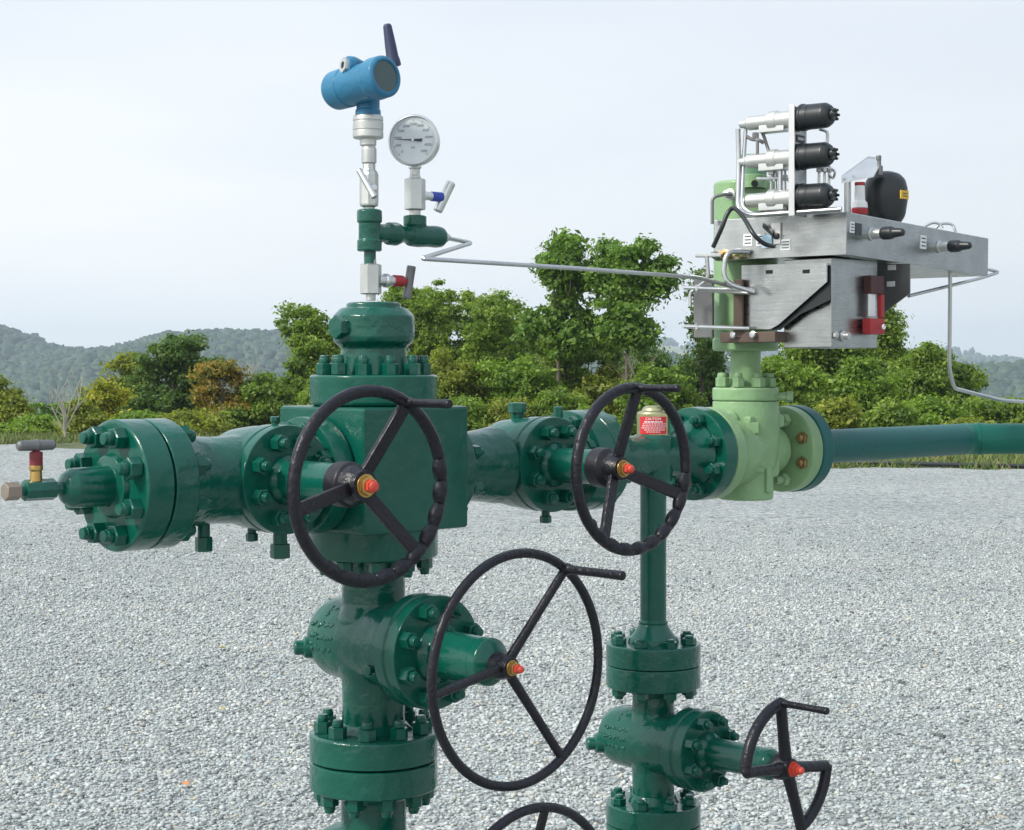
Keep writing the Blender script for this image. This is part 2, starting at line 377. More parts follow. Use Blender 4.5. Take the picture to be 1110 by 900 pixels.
# ================================================================== STACK ABOVE THE CAP
c0 = K(0, 0, 0)
def zc(y, Y=3.6): return CH - (y - HY) / F * Y
def col(px, y, Y=3.6): return P(px, y, Y)
t = thing('needle_valve', 'silver hex needle valve with red collar standing on the green cap', 'needle valve', col(402, 322), 'needle valves')
b = MB(); a = col(402, 326); b.lathe(a, UP, [(0, .010), (.014, .010)], 16, .001); b.hexa(a + UP * .013, UP, .0225, .062, .003, rot=.3); b.lathe(a + UP * .075, UP, [(0, .0115), (.01, .011)], 16, .001); obj('valve_body', b, M['whitesteel'], t)
a = col(413, 304); b = MB(); b.lathe(a - R * .008, R, [(0, .011), (.016, .011), (.017, .0145), (.024, .0145), (.025, .0105), (.04, .0105)], 20, .001); obj('stem_housing', b, M['steel'], t)
b = MB(); b.lathe(a + R * .03, R, [(0, .010), (.003, .0125), (.028, .012), (.032, .006), (.05, .005)], 20, .002); obj('packing_nut', b, M['red'], t)
b = MB(); hd = (UP + R * .12 + S * .1).normalized(); q = a + R * .076 - UP * .0; b.lathe(q - hd * .036, hd, [(0, .0085), (.003, .0095), (.066, .0095), (.069, .0085)], 16, .001); obj('t_handle', b, M['dull'], t)

t = thing('pipe_tee', 'pair of dark green threaded pipe tees joined side by side under the gauge', 'pipe fitting', col(401, 285))
b = MB(); a = col(401, 286); b.lathe(a, UP, [(0, .0125), (.03, .0125)], 20, 0)
a = col(400.5, 272.5); b.lathe(a, UP, [(0, .0235), (.002, .0255), (.022, .0255), (.024, .0225), (.058, .0225), (.06, .026), (.083, .026), (.086, .022)], 28, .002); obj('upright_tee', b, GR, t)
b = MB(); a = col(401, 252); b.lathe(a, R, [(0, .02), (.045, .0185), (.048, .0235), (.07, .0245), (.08, .02), (.09, .0165), (.105, .0165), (.107, .023), (.128, .0245), (.160, .0225), (.18, .0235), (.195, .0215), (.204, .012)], 28, .003)
q = a + R * .122; b.lathe(q - UP * .012, UP, [(0, .019), (.03, .0215), (.033, .0245), (.052, .0245), (.054, .02)], 28, .002); obj('side_tee', b, GR, t)
TE = a + R * .2

t = thing('needle_valve', 'tall silver needle valve with slanted rod handle under the blue transmitter', 'needle valve', col(400, 226), 'needle valves')
b = MB(); a = col(400, 229); b.lathe(a, UP, [(0, .0115), (.008, .0115), (.010, .0185), (.016, .0195), (.075, .0195), (.082, .016), (.085, .013), (.098, .013)], 8, .002)
b.lathe(a + UP * .098, UP, [(0, .0155), (.03, .0155), (.035, .0125), (.052, .0115)], 24, .002); obj('valve_body', b, M['whitesteel'], t)
b = MB(); b.lathe(a + UP * .045, (S * .7 - R * .3), [(0, .009), (.03, .009), (.032, .006), (.04, .006)], 16, .001); obj('stem_housing', b, M['steel'], t)
b = MB(); p0 = col(389, 184, 3.56); p1 = col(406, 214, 3.54); b.lathe(p0, p1 - p0, [(0, .0055), (.002, .0065), ((p1 - p0).length, .0065)], 14, .001); obj('t_handle', b, M['steel'], t)

t = thing('needle_valve', 'silver hex needle valve with blue sleeve and angled handle below the round gauge', 'needle valve', col(444, 231), 'needle valves')
q0 = TE - R * .078
b = MB(); a = Vector((q0.x, q0.y, zc(232.5, 3.65))); b.lathe(a - UP * .004, UP, [(0, .012), (.016, .012)], 16, .001); b.hexa(a + UP * .012, UP, .0225, .066, .003, rot=.2); b.lathe(a + UP * .078, UP, [(0, .012), (.006, .012), (.007, .0105), (.02, .0105)], 18, .001); obj('valve_body', b, M['whitesteel'], t)
GV = a + UP * .098
a2 = a + UP * .044 + R * .018; b = MB(); b.lathe(a2, R, [(0, .013), (.006, .013), (.008, .009), (.03, .009)], 20, .001); obj('stem_housing', b, M['steel'], t)
b = MB(); b.lathe(a2 + R * .027, R, [(0, .0105), (.03, .0105)], 18, .002); obj('packing_nut', b, M['bluesleeve'], t)
b = MB(); hd = (UP * .9 + R * .35 + S * .25).normalized(); q = a2 + R * .064; b.lathe(q - hd * .034, hd, [(0, .0085), (.003, .0105), (.068, .0105), (.071, .0085)], 16, .001); obj('t_handle', b, M['steel'], t)

# pressure gauge
t = thing('pressure_gauge', 'round silver pressure gauge with pale dial and needle pointing left', 'pressure gauge', GV)
gz = zc(148, 3.6); gc = Vector((GV.x, GV.y - .01, gz)); gn = Vector((-.22, -.97, .05)).normalized(); gx = Vector((.975, -.22, 0)).normalized(); gy = gn.cross(gx) * -1
if gy.z < 0: gy = -gy
b = MB(); b.lathe(GV - UP * .002, UP, [(0, .009), (.004, .0135), (.018, .0135), (.02, .010), (.034, .010)], 6, .001); obj('socket', b, M['steel'], t)
b = MB(); b.lathe(gc - gn * .032, gn, [(0, .040), (.006, .047), (.010, .0495), (.036, .0495), (.037, .0545), (.044, .0545), (.047, .0515), (.047, .0500), (.0425, .0490)], 64, .0012); obj('case', b, M['steel'], t)
b = MB(); b.lathe(gc + gn * .0085, gn, [(0, .0493), (.0025, .0493)], 64, .0005); dial = obj('dial', b, M['dial'], t)
ink = MB(); fc = gc + gn * .0112
for k in range(51):
    aa = math.radians(225 - 270 * k / 50); dv = gx * math.cos(aa) + gy * math.sin(aa); L = .006 if k % 5 == 0 else .003; sd = gn.cross(dv)
    ink.box(fc + dv * (.0455 - L / 2), dv, sd, gn, L / 2, .0003 if k % 5 else .0005, .0003, 0)
for k in range(0, 11):
    aa = math.radians(225 - 27 * k); T = text_mb(str(500 * k), .0078, fc + (gx * math.cos(aa) + gy * math.sin(aa)) * .0335, gx, gy, .0002); ink.add(T.v, T.f)
T = text_mb('PSI', .007, fc - gy * .016, gx, gy, .0002); ink.add(T.v, T.f)
obj('dial_markings', ink, M['dialink'], dial)
b = MB(); aa = math.radians(177); dv = gx * math.cos(aa) + gy * math.sin(aa); sd = gn.cross(dv); q = gc + gn * .014
b.add([q + dv * .041, q + sd * .0016 + dv * .004, q - dv * .019 + sd * .0035, q - dv * .021 - sd * .0035, q - sd * .0016 + dv * .004] + [p + gn * .0006 for p in (q + dv * .041, q + sd * .0016 + dv * .004, q - dv * .019 + sd * .0035, q - dv * .021 - sd * .0035, q - sd * .0016 + dv * .004)], [(4, 3, 2, 1, 0), (5, 6, 7, 8, 9)] + [(i, (i + 1) % 5, 5 + (i + 1) % 5, 5 + i) for i in range(5)])
obj('needle', b, M['ink'], dial)
b = MB(); b.lathe(q - gn * .003, gn, [(0, .0032), (.006, .0028)], 16, .001); obj('needle_hub', b, M['label'], dial)

# pressure transmitter
t = thing('pressure_transmitter', 'blue transmitter with round display and stubby dark antenna above the gauge', 'transmitter', col(398, 160))
b = MB(); a = col(399, 162); b.lathe(a, UP, [(0, .0125), (.006, .0125), (.008, .017), (.02, .017), (.022, .029), (.024, .0315), (.036, .0315), (.0365, .0300), (.039, .0300), (.0395, .0315), (.055, .0315), (.0555, .0300), (.058, .030), (.0585, .0315), (.067, .031), (.07, .027)], 40, .0015); obj('sensor_module', b, M['whitesteel'], t)
b = MB(); b.lathe(a + UP * .068, UP, [(0, .0255), (.003, .0265), (.012, .026), (.014, .024), (.045, .024)], 36, .002); obj('neck', b, M['blue'], t)
d = (col(420, 83, 3.52) - col(366, 99, 3.63)).normalized(); q0 = col(361, 99.5, 3.63); LL = (col(424, 83, 3.52) - q0).length
b = MB(); b.lathe(q0, d, [(0, .026), (.004, .036), (.012, .0405), (.050, .0415), (.052, .039), (.075, .0385), (.08, .0385), (LL - .045, .0385), (LL - .038, .042), (LL - .034, .0435), (LL - .006, .0425), (LL - .001, .037), (LL - .001, .032), (LL - .006, .0315)], 48, .002)
hs = obj('housing', b, M['blue'], t)
b = MB(); b.lathe(q0 + d * (LL - .0058), d, [(0, .0315), (.0015, .0315)], 40, .0004); obj('display', b, M['lcd'], hs)

dn = d.cross(UP).normalized(); du = dn.cross(d)
b = MB(); o = col(392, 75, 3.58); e = col(373, 71, 3.56); ax = (e - o).normalized(); b.lathe(o - ax * .01, ax, [(0, .014), (.03, .022), (.0455, .0205)], 28, .003); obj('conduit_boss', b, M['blue'], hs)
b = MB(); b.lathe(e - ax * .006, ax, [(0, .017), (.010, .0165), (.010, .008), (.006, .008)], 6, .001); obj('conduit_plug', b, M['whitesteel'], hs)
b = MB(); b.lathe(e - ax * .0005, ax, [(0, .0075), (.0028, .0075)], 14, 0); obj('plug_hole', b, M['blackhole'], hs)
b = MB(); p0 = col(427, 72, 3.56); p1 = col(419.5, 26, 3.56); L = (p1 - p0).length; b.lathe(p0, p1 - p0, [(0, .0155), (.012, .0145), (.02, .0125), (L * .5, .0115), (L - .004, .0088), (L, .006)], 20, .003); obj('antenna', b, M['navy'], t)
for i, (u1, u2) in enumerate(((.045, .6), (.085, .9), (.06, 1.5))):
    nr = (du * math.cos(u2) - dn * math.sin(u2)); bb = MB(); bb.hexa(q0 + d * u1 + nr * .038, nr, .0045, .0045, .001); obj('cover_screw', bb, M['blue'], hs)

# steel sensing line
b = MB(); p = [TE - R * .002, P(479, 257, 3.72), P(511, 263.5, 3.86), P(457, 280.5, 3.5), P(625, 291, 3.86), P(757, 301, 4.18), P(802, 313, 4.30)]
b.tube(bend(p, .016, 5), .0048, 12); q = TE - R * .004; b.lathe(q, R, [(0, .0125), (.012, .0125), (.014, .0085), (.022, .007)], 12, .001)
solo('sensing_tube', b, M['tube'], 'thin bent stainless tube running from the green tees across the sky to the pale actuator', 'tube')

# ================================================================== VALVE RIGHT OF THE BLOCK
v = run_valve(.44, 'gate_valve', 'dark green gate valve whose thick black handwheel hangs in front of the red sticker', 8, .274, .185, 5)
b = MB(); b.lathe(run(.139), R, [(0, .112), (.045, .114), (.048, .108), (.05, .088), (.07, .078), (.12, .074), (.17, .080), (.2, .085)], 56, .004); obj('block_flange', b, GR, v)
b = MB(); b.lathe(run(.50), R, [(0, .085), (.05, .080), (.062, .098), (.064, .114), (.112, .1155), (.1135, .112), (.116, .112), (.1175, .1155), (.16, .115), (.163, .11)], 64, .003); obj('end_flange', b, G, v, smooth=30)
studs(v, run(.192), R, .094, 8, .0155, .02, .012)
studs(v, run(.563), -R, .094, 8, .0165, .02, .012, back=.100)
wheel(v, K(.44, .318, ZR), .1705, .0116, (5, 112, 212), 5, .112, flat=True, scal=(95, 230), hub_r=.026, dish=.044)
plug(v, K(.44, -.03, ZR + .092), UP, .021, .042, G); plug(v, K(.52, .02, ZR + .075), UP, .011, .05, G, 'grease_fitting'); plug(v, K(.44, .06, ZR - .1), -UP, .013, .03, G)

# ================================================================== RIGHT STUDDED TEE, SLEEVE, VERTICAL PIPE
sN = .866
t = thing('pipe_tee', 'dark green flanged tee that carries the gold capped fitting and joins the pale valve', 'pipe fitting', run(sN))
b = MB(); b.lathe(run(.655), R, [(0, .075), (.03, .062), (.08, .052), (.2, .050), (.27, .052), (.31, .062), (.345, .085)], 48, .004); b.lathe(K(sN, 0, ZR - .06), UP, [(0, .045), (.06, .05), (.105, .049), (.112, .044)], 40, .004); obj('tee_body', b, GR, t)
b = MB(); b.lathe(run(1.002), R, [(0, .088), (.002, .114), (.0425, .1155), (.046, .110)], 72, .003); obj('flange_disc', b, G, t, smooth=30)
studs(t, run(1.002), -R, .0905, 8, .0165, .022, .014)
t = thing('bull_plug', 'shiny yellow-silver cap with a red warning sticker on the tee behind the handwheel', 'cap', K(sN, 0, ZR + .05))
b = MB(); a = K(sN, 0, zc(478, 4.2)); b.lathe(a, UP, [(0, .036), (.004, .0395), (.066, .0395), (.070, .037), (.072, .028), (.078, .026), (.084, .018)], 10, .002); obj('cap_body', b, M['gold'], t)
vd = Vector((-.08, -1, 0)).normalized(); sx = Vector((1, -.08, 0)).normalized(); sc = a + vd * .0405 + UP * .036
def curved(o, w, h, rad, off):
    m = MB(); n = 12
    for i in range(n + 1):
        an = (i / n - .5) * w / rad
        for k in (-1, 1):
            for rr_ in (0, off): m.v.append(o + (sx * math.sin(an) + vd * math.cos(an)) * (rad + rr_) + UP * (h / 2 * k))
    for i in range(n):
        j = i * 4; m.f += [(j + 1, j + 5, j + 7, j + 3), (j, j + 2, j + 6, j + 4), (j, j + 4, j + 5, j + 1), (j + 2, j + 3, j + 7, j + 6)]
    m.f += [(0, 1, 3, 2), (n * 4, n * 4 + 2, n * 4 + 3, n * 4 + 1)]
    return m
st = obj('warning_sticker', curved(a + UP * .038, .070, .041, .0402, .0006), M['stickerred'], t)
def wrap(m, o, rad):
    out = MB(); out.f = m.f
    for v_ in m.v:
        x = v_.x; an = x / rad; out.v.append(o + (sx * math.sin(an) + vd * math.cos(an)) * (rad + v_.z) + UP * v_.y)
    return out
tx = text_mb('CAUTION', .0085, Vector((0, .0155, 0)), (1, 0, 0), (0, 1, 0), .0004)
rows = MB(); rows.add(tx.v, tx.f)
for k, (w, hgt) in enumerate(((.045, .003), (.052, .0016), (.056, .0016), (.060, .0016), (.044, .0016), (.034, .0014))):
    x = -w / 2; y = .0085 - k * .0048
    while x < w / 2:
        l = random.uniform(.003, .008); rows.box(Vector((x + l / 2, y, 0)), (1, 0, 0), (0, 1, 0), (0, 0, 1), l / 2, hgt / 2, .0004, 0); x += l + .0015
obj('sticker_text', wrap(rows, a + UP * .038, .0411), M['label'], st)

t = thing('vertical_pipe', 'dark green vertical pipe dropping from the tee to a bolted flange pair', 'pipe', K(sN, 0, 1.1))
b = MB(); b.lathe(K(sN, 0, 1.082), UP, [(0, .062), (.012, .058), (.026, .046), (.042, .036), (.047, .034), (.049, .0355), (.053, .0355), (.055, .0315), (.40, .0315)], 44, .003); obj('pipe_wall', b, G, t)
b = MB(); b.lathe(K(sN, 0, 1.0325), UP, [(0, .110), (.002, .113), (.048, .1135), (.051, .110)], 72, .003); obj('flange_disc', b, GR, t, smooth=30)
studs(t, K(sN, 0, 1.083), UP, .090, 8, .0175, .016, .006)
# ---------------- generic vertical valve (bore upright, bonnet towards S)
def up_valve(sx_, z, label, body_r, t0, tb, br, nb, th, rh, twh, top, bot, neck_r, fl_r, rb, seed, nuts=.018, ss=1.):
    """z: axis height, top/bot: flange faces"""
    t = thing('gate_valve', label, 'gate valve', K(sx_, 0, z), 'gate valves')
    b = MB(); b.lathe(K(sx_, t0, z), S, [(0, .02), (.006, body_r * .55), (.022, body_r * .86), (.05, body_r * .98), (.09, body_r), (tb - t0 - .03, body_r), (tb - t0, br * .97)], 56, .006)
    obj('valve_body', b, GR, t)
    b = MB(); L = top - bot; b.lathe(K(sx_, 0, bot), UP, [(0, neck_r * 1.0), (.04, neck_r), (z - bot - body_r * .9, neck_r * 1.02), (z - bot - body_r * .6, neck_r * 1.2), (z - bot + body_r * .6, neck_r * 1.2), (z - bot + body_r * .9, neck_r * 1.02), (L - .02, neck_r), (L, neck_r * 1.04)], 44, .006); obj('bore_neck', b, GR, t)
    b = MB(); b.lathe(K(sx_, tb - .03, z), S, [(0, br), (.026, br), (.028, br * .965), (.033, br * .965), (.035, br), (.062, br)], 64, .003); obj('bonnet_flange', b, G, t)
    studs(t, K(sx_, tb + .030, z), S, rb, 8, nuts, .024, .013)
    b = MB(); b.lathe(K(sx_, tb + .02, z), S, [(0, rh * 1.35), (.022, rh * 1.25), (.034, rh), (twh - tb - .085, rh * .97), (twh - tb - .083, rh * 1.0), (twh - tb - .062, rh * .98), (twh - tb - .055, rh * .8), (twh - tb - .045, rh * .45)], 44, .003); obj('stem_housing', b, G, t)
    lumps(t, cast_patch(K(sx_, 0, z), S, body_r, 66, 100, t0 + .05, t0 + .115, 27, seed, .0055 * ss) + cast_patch(K(sx_, 0, z), S, body_r, 38, 50, t0 + .08, t0 + .10, 4, seed + 1, .006 * ss), GR)
    q = K(sx_, t0 + .028, z - body_r * .22); dq = (-R * .8 - S * .5).normalized(); b = MB(); b.lathe(q - R * body_r * .72, dq, [(0, .024), (.018, .022), (.020, .0155), (.036, .0155), (.04, .012)], 24, .002); obj('grease_plug', b, G, t)
    return t
# main valve
v = up_valve(0, 1.181, 'dark green gate valve with complete large thin-rimmed handwheel, below the square block', .087, -.150, .165, .113, .01, .3, .047, .393, 1.352, .999, .064, .13, .090, 21)
b = MB(); b.lathe(K(0, 0, .9425), UP, [(0, .127), (.002, .131), (.052, .1315), (.056, .127), (.058, .08), (.075, .066)], 72, .003); obj('lower_flange', b, GR, v, smooth=30)
studs(v, K(0, 0, .9985), UP, .105, 10, .0185, .024, .014, rot=.2)
plug(v, K(0, .10, 1.181) - R * .08 - UP * .035, -R, .01, .02, G, 'grease_fitting')
wheel(v, K(0, .427, 1.177), .2175, .0092, (35, 148, 264), 35, .150, sr=.0088, hub_r=.021, hr=.0088, dish=.034)
# master valve below
v = up_valve(0, .70, 'lowest green gate valve of the main stack, only its thin handwheel top showing', .094, -.155, .165, .113, .01, .3, .047, .426, .940, .42, .066, .13, .090, 31)
b = MB(); b.lathe(K(0, 0, .9395), -UP, [(0, .127), (.002, .131), (.054, .1315), (.057, .127), (.059, .08), (.08, .067)], 72, .003); obj('upper_flange', b, GR, v, smooth=30)
studs(v, K(0, 0, .8825), -UP, .105, 10, .0185, .024, .014, rot=.2)
wheel(v, K(0, .46, .703), .2175, .0092, (10, 130, 250), 130, .15, sr=.0088, hub_r=.021, dish=.034)
b = MB(); b.lathe(K(0, 0, .42), -UP, [(0, .15), (.06, .15), (.062, .12), (.1, .12), (.12, .19), (.2, .19), (.205, .16), (.42, .16)], 56, .005)
solo('casing_head', b, G, 'dark green casing head at the foot of the main stack on the gravel', 'casing head')
# right column valve
v = up_valve(sN, .848, 'small green gate valve with broken partial-rim handwheel on the right column', .074, -.145, .135, .094, .01, .3, .036, .397, .978, .703, .050, .11, .075, 41, nuts=.0155, ss=.8)
b = MB(); b.lathe(K(sN, 0, 1.0315), -UP, [(0, .111), (.002, .113), (.050, .113), (.053, .110), (.055, .060), (.075, .051)], 72, .003); obj('upper_flange', b, GR, v, smooth=30)
studs(v, K(sN, 0, .979), -UP, .090, 8, .0175, .016, .008)
b = MB(); b.lathe(K(sN, 0, .7025), -UP, [(-.02, .051), (0, .06), (.001, .110), (.003, .113), (.048, .113)], 72, .003); obj('lower_flange', b, GR, v, smooth=30)
studs(v, K(sN, 0, .7025), UP, .090, 8, .0175, .016, .008)
wheel(v, K(sN, .397, .848), .150, .0128, (-9, 97, 160, 275), -9, .125, arcs=[(-85, -8), (96, 162)], sr=.0128, hub_r=.024, tipmat='redtip')
t = thing('vertical_pipe', 'lower end of the right green column dropping to the gravel', 'pipe', K(sN, 0, 0))
b = MB(); b.lathe(K(sN, 0, .6525), -UP, [(0, .113), (.048, .113), (.051, .06), (.1, .036), (.66, .036)], 56, .003); obj('pipe_wall', b, G, t)
studs(t, K(sN, 0, .604), -UP, .09, 8, .0175, .016, .008)

# ================================================================== PALE GREEN ACTUATED VALVE
sA = 1.219; PL = M['pale']
t = thing('safety_valve', 'pale green surface safety valve body with a tall round actuator column', 'valve', K(sA, 0, 1.4))
b = MB(); b.lathe(K(sA, 0, 1.408), UP, [(0, .066), (.004, .070), (.075, .071), (.085, .078), (.125, .084), (.16, .087), (.215, .087), (.235, .083), (.249, .083)], 56, .004)
b.lathe(run(1.09), R, [(0, .075), (.03, .092), (.08, .09), (.14, .080), (.17, .066), (.24, .062)], 48, .006); obj('valve_body', b, PL, t)
b = MB(); b.lathe(run(1.0495), R, [(0, .112), (.003, .114), (.034, .114), (.038, .108), (.045, .094), (.07, .09)], 72, .004); obj('inlet_flange', b, PL, t, smooth=30)
b = MB(); b.lathe(run(1.352), R, [(0, .062), (.006, .105), (.009, .111), (.045, .111), (.047, .108)], 72, .003); obj('outlet_flange', b, PL, t, smooth=30)
studs(t, run(1.361), -R, .083, 8, .0165, .014, .012, mat=M['bronze'], only=[2, 1])
studs(t, run(1.361), -R, .083, 8, .0165, .014, .012, mat=M['bronze'], only=[5, 6])
studs(t, run(1.345), -R, .083, 8, .017, .020, .024, mat=PL, only=[0, 3, 4, 7], name='hex_bolt')
b = MB(); b.lathe(K(sA, 0, 1.658), UP, [(0, .081), (.003, .0835), (.030, .0835), (.033, .080), (.034, .050), (.045, .040), (.058, .0385), (.14, .0385)], 56, .003); obj('bonnet_flange', b, PL, t, smooth=30)
studs(t, K(sA, 0, 1.692), UP, .064, 8, .0165, .024, .012, mat=PL)
b = MB(); b.box(K(sA, 0, 1.523), R, S, UP, .066, .066, .062, .018); b.box(K(sA, 0, 1.523), R, S, UP, .012, .078, .095, .005); b.box(K(sA, 0, 1.606), R, S, UP, .072, .072, .016, .010); obj('cast_block', b, PL, t)
# raised cast panel on the body
nrm = (S * .55 - R * .83).normalized()
nrm = Vector((-.1, -1, 0)).normalized(); side = Vector((1, -.1, 0)).normalized()
b = MB(); q = K(sA, 0, 1.53) + nrm * .082 + side * .012; b.box(q, side, UP, nrm, .024, .028, .014, .003); b.box(q + UP * .062 + nrm * .006, side, UP, nrm, .018, .014, .010, .003)
for k in range(5): b.box(q + nrm * .0135 + side * (.008 * k - .016) + UP * .012, side, UP, nrm, .0022, .005, .0022, .0008)
for k in range(4): b.box(q + nrm * .0135 + side * (.009 * k - .013) - UP * .008, side, UP, nrm, .0026, .005, .0022, .0008)
for k in range(3): b.box(q + UP * .040 + nrm * .004 + side * (.008 * k - .010), side, UP, nrm, .0022, .010, .012, .001)
b.box(q - UP * .042, side, UP, nrm, .030, .006, .013, .002); obj('cast_panel', b, PL, t)
b = MB(); b.lathe(K(sA, 0, 1.61) + nrm * .05 - side * .035, (nrm - side * .2), [(0, .026), (.035, .024), (.04, .018)], 24, .004); obj('cast_boss', b, PL, t)
plug(t, K(sA, 0, 1.668) + side * .088 + nrm * .02, side, .014, .03, PL, 'body_plug')
b = MB(); zt0 = zc(379, 4.4); b.lathe(K(sA, 0, zt0 - .005), UP, [(0, .04), (.002, .080), (.006, .083), (.030, .083), (.033, .0805), (zc(197, 4.42) - zt0, .0805), (zc(195, 4.42) - zt0 + .002, .076)], 64, .003)
act = obj('actuator_cylinder', b, PL, t)
plug(act, K(sA, 0, zt0 + .02) + nrm * .075 - side * .03, nrm, .006, .015, PL, 'vent_screw')
b = MB(); q = K(sA, 0, zc(196, 4.42)); q2 = P(815, 196, 4.38); b.lathe(q2, UP, [(-.02, .037), (.0, .037), (zc(170, 4.38) - q2.z, .0365), (zc(169, 4.38) - q2.z + .002, .032)], 40, .003)
b2 = MB(); b2.lathe(q2 + UP * .0, UP, [(-.02, .0375), (.012, .0378), (.014, .0365)], 40, .001); obj('actuator_top', b, M['pale_dark'], act); obj('indicator_collar', b2, PL, act)
b = MB(); b.lathe(P(818, 199, 4.338), -Vector((.19, 1, 0)), [(-.004, .0085), (.0015, .0085)], 20, 0); obj('indicator_hole', b, M['blackhole'], act)
b = MB(); b.lathe(P(792, 211, 4.36), Vector((-.6, -.8, 0)), [(0, .015), (.006, .015)], 20, .001); b.hexa(P(790, 211, 4.355), Vector((-.6, -.8, 0)), .010, .018); obj('port_fitting', b, M['whitesteel'], act)

# ================================================================== OUTLET PIPE
t = thing('outlet_pipe', 'long teal green outlet pipe with flange running right from the pale valve', 'pipe', run(1.45))
b = MB(); b.lathe(run(1.4005), R, [(0, .110), (.003, .113), (.043, .113), (.048, .108), (.052, .075), (.062, .052), (.085, .0455)], 72, .003); obj('flange_disc', b, M['teal'], t, smooth=30)
pe = run(2.245)
b = MB(); b.tube([run(1.46), run(1.8), run(2.1), pe - R * .02], .0452, 40); obj('pipe_wall', b, M['teal'], t)
b = MB(); dX = Vector((1, .02, 0)).normalized(); e0 = pe - R * .03
b.tube(bend([e0, pe + R * .02, pe + R * .02 + dX * .06], .05, 8), .0458, 40); b.tube([pe + R * .02 + dX * .03, pe + R * .02 + dX * .038], .0475, 40); b.tube([pe + R * .02 + dX * .05, pe + R * .02 + dX * 2.5, pe + R * .02 + dX * 9], .0452, 40); obj('pipe_bend', b, M['teal_green'], t)
studs(t, run(1.448), R, .083, 8, .0135, .014, .010, mat=M['teal'])

# ================================================================== STAINLESS CONTROL TRAY
U = Vector((.655, .755, -.030)).normalized(); V = Vector((-.755, .655, 0)).normalized(); W = U.cross(V).normalized()
if W.z < 0: W = -W
C0 = P(917, 276, 4.1); H = .098; LU, LV = .738, .372
SH = M['sheet']
t = thing('control_tray', 'stainless steel control tray box with black knobs and labels beside the pale actuator column', 'control box', C0)
def tp(u, v, w): return C0 + U * u + V * v + W * w
b = MB(); b.box(tp(.0015, LV / 2, H / 2), U, V, W, .0015, LV / 2, H / 2, .001); b.box(tp(LU / 2, .0015, H / 2), U, V, W, LU / 2 - .003, .0015, H / 2, .001)
b.box(tp(LU - .0015, LV / 2, H / 2), U, V, W, .0015, LV / 2, H / 2, .001); b.box(tp(LU / 2, LV - .0015, H / 2), U, V, W, LU / 2 - .003, .0015, H / 2, .001)
obj('tray_sides', b, SH, t)
b = MB(); b.box(tp(LU / 2 + .01, LV / 2, H - .012), U, V, W, LU / 2 - .02, LV / 2 - .005, .0015, .001); obj('tray_top', b, SH, t)
b = MB(); b.box(tp(LU / 2, LV / 2, .002), U, V, W, LU / 2 - .004, LV / 2 - .004, .0015, .001); obj('tray_bottom', b, SH, t)
b = MB(); b.box(tp(LU / 2, .010, H + .001), U, V, W, LU / 2, .010, .0012, .001); b.box(tp(.008, LV / 2, H + .001), U, V, W, .008, LV / 2, .0012, .001); obj('rim_lip', b, M['steel'], t)
def knob(u, w):
    q = tp(u, 0, w); b = MB(); b.lathe(q, -V, [(0, .016), (.004, .016), (.005, .013), (.028, .012)], 20, .001); k = obj('knob', b, M['whitesteel'], t)
    b = MB(); b.lathe(q - V * .027, -V, [(0, .012), (.006, .0155), (.028, .0155), (.034, .012), (.058, .009), (.062, .005)], 20, .003); obj('knob_grip', b, M['rubber'], k)
knob(.115, .058); knob(.46, .055)
def lab(u, v, w, hu, hw, mat=M['label'], face='V', marks=True):
    b = MB()
    if face == 'V': q = tp(u, -.0008, w); b.box(q, U, W, V, hu, hw, .0008, 0); o_ = obj('label_plate', b, mat, t); q2 = q - V * .001; a_ = U
    else: q = tp(-.0008, v, w); b.box(q, V, W, U, hu, hw, .0008, 0); o_ = obj('label_plate', b, mat, t); q2 = q - U * .001; a_ = V
    if marks:
        m = MB(); n_ = (V if face == 'V' else U)
        for k in range(3): m.box(q2 + W * (hw * .55 * (k - 1)), a_, W, n_, hu * .7, hw * .09, .0003, 0)
        obj('label_marks', m, M['ink'], o_)
lab(.025, 0, .066, .010, .013); lab(.055, 0, .064, .014, .014, M['ink'], marks=False); lab(.375, 0, .060, .015, .017)
for v_, w_ in ((.235, .045), (.272, .047)): lab(0, v_, w_, .013, .015, face='U')
lab(0, .165, .030, .014, .013, face='U')
b = MB(); b.box(tp(-.003, .190, .058), U, V, W, .003, .013, .026, .002); o_ = obj('sample_port', b, M['steel'], t)
b = MB(); b.lathe(tp(-.005, .187, .052), -U, [(0, .009), (.008, .008), (.009, .004)], 14, .001); obj('port_opening', b, M['rubber'], o_)
b = MB(); b.box(tp(-.012, .205, .066), (V + W * .8), W, U, .020, .006, .006, .002); obj('port_lever', b, M['rubber'], o_)
b = MB(); b.box(tp(-.009, .212, .040), V, W, U, .014, .016, .002, .001); obj('tag', b, plain('pale_blue_tag', (.42, .60, .72), .5), o_)
for v_, m_ in ((.33, 'brass'), (.29, 'gold'), (.355, 'dull')):
    b = MB(); b.hexa(tp(0, v_, .012), -U, .013, .02); b.lathe(tp(-.018, v_, .012), -U, [(0, .008), (.015, .007)], 14, .001); obj('tube_fitting', b, M[m_], t)

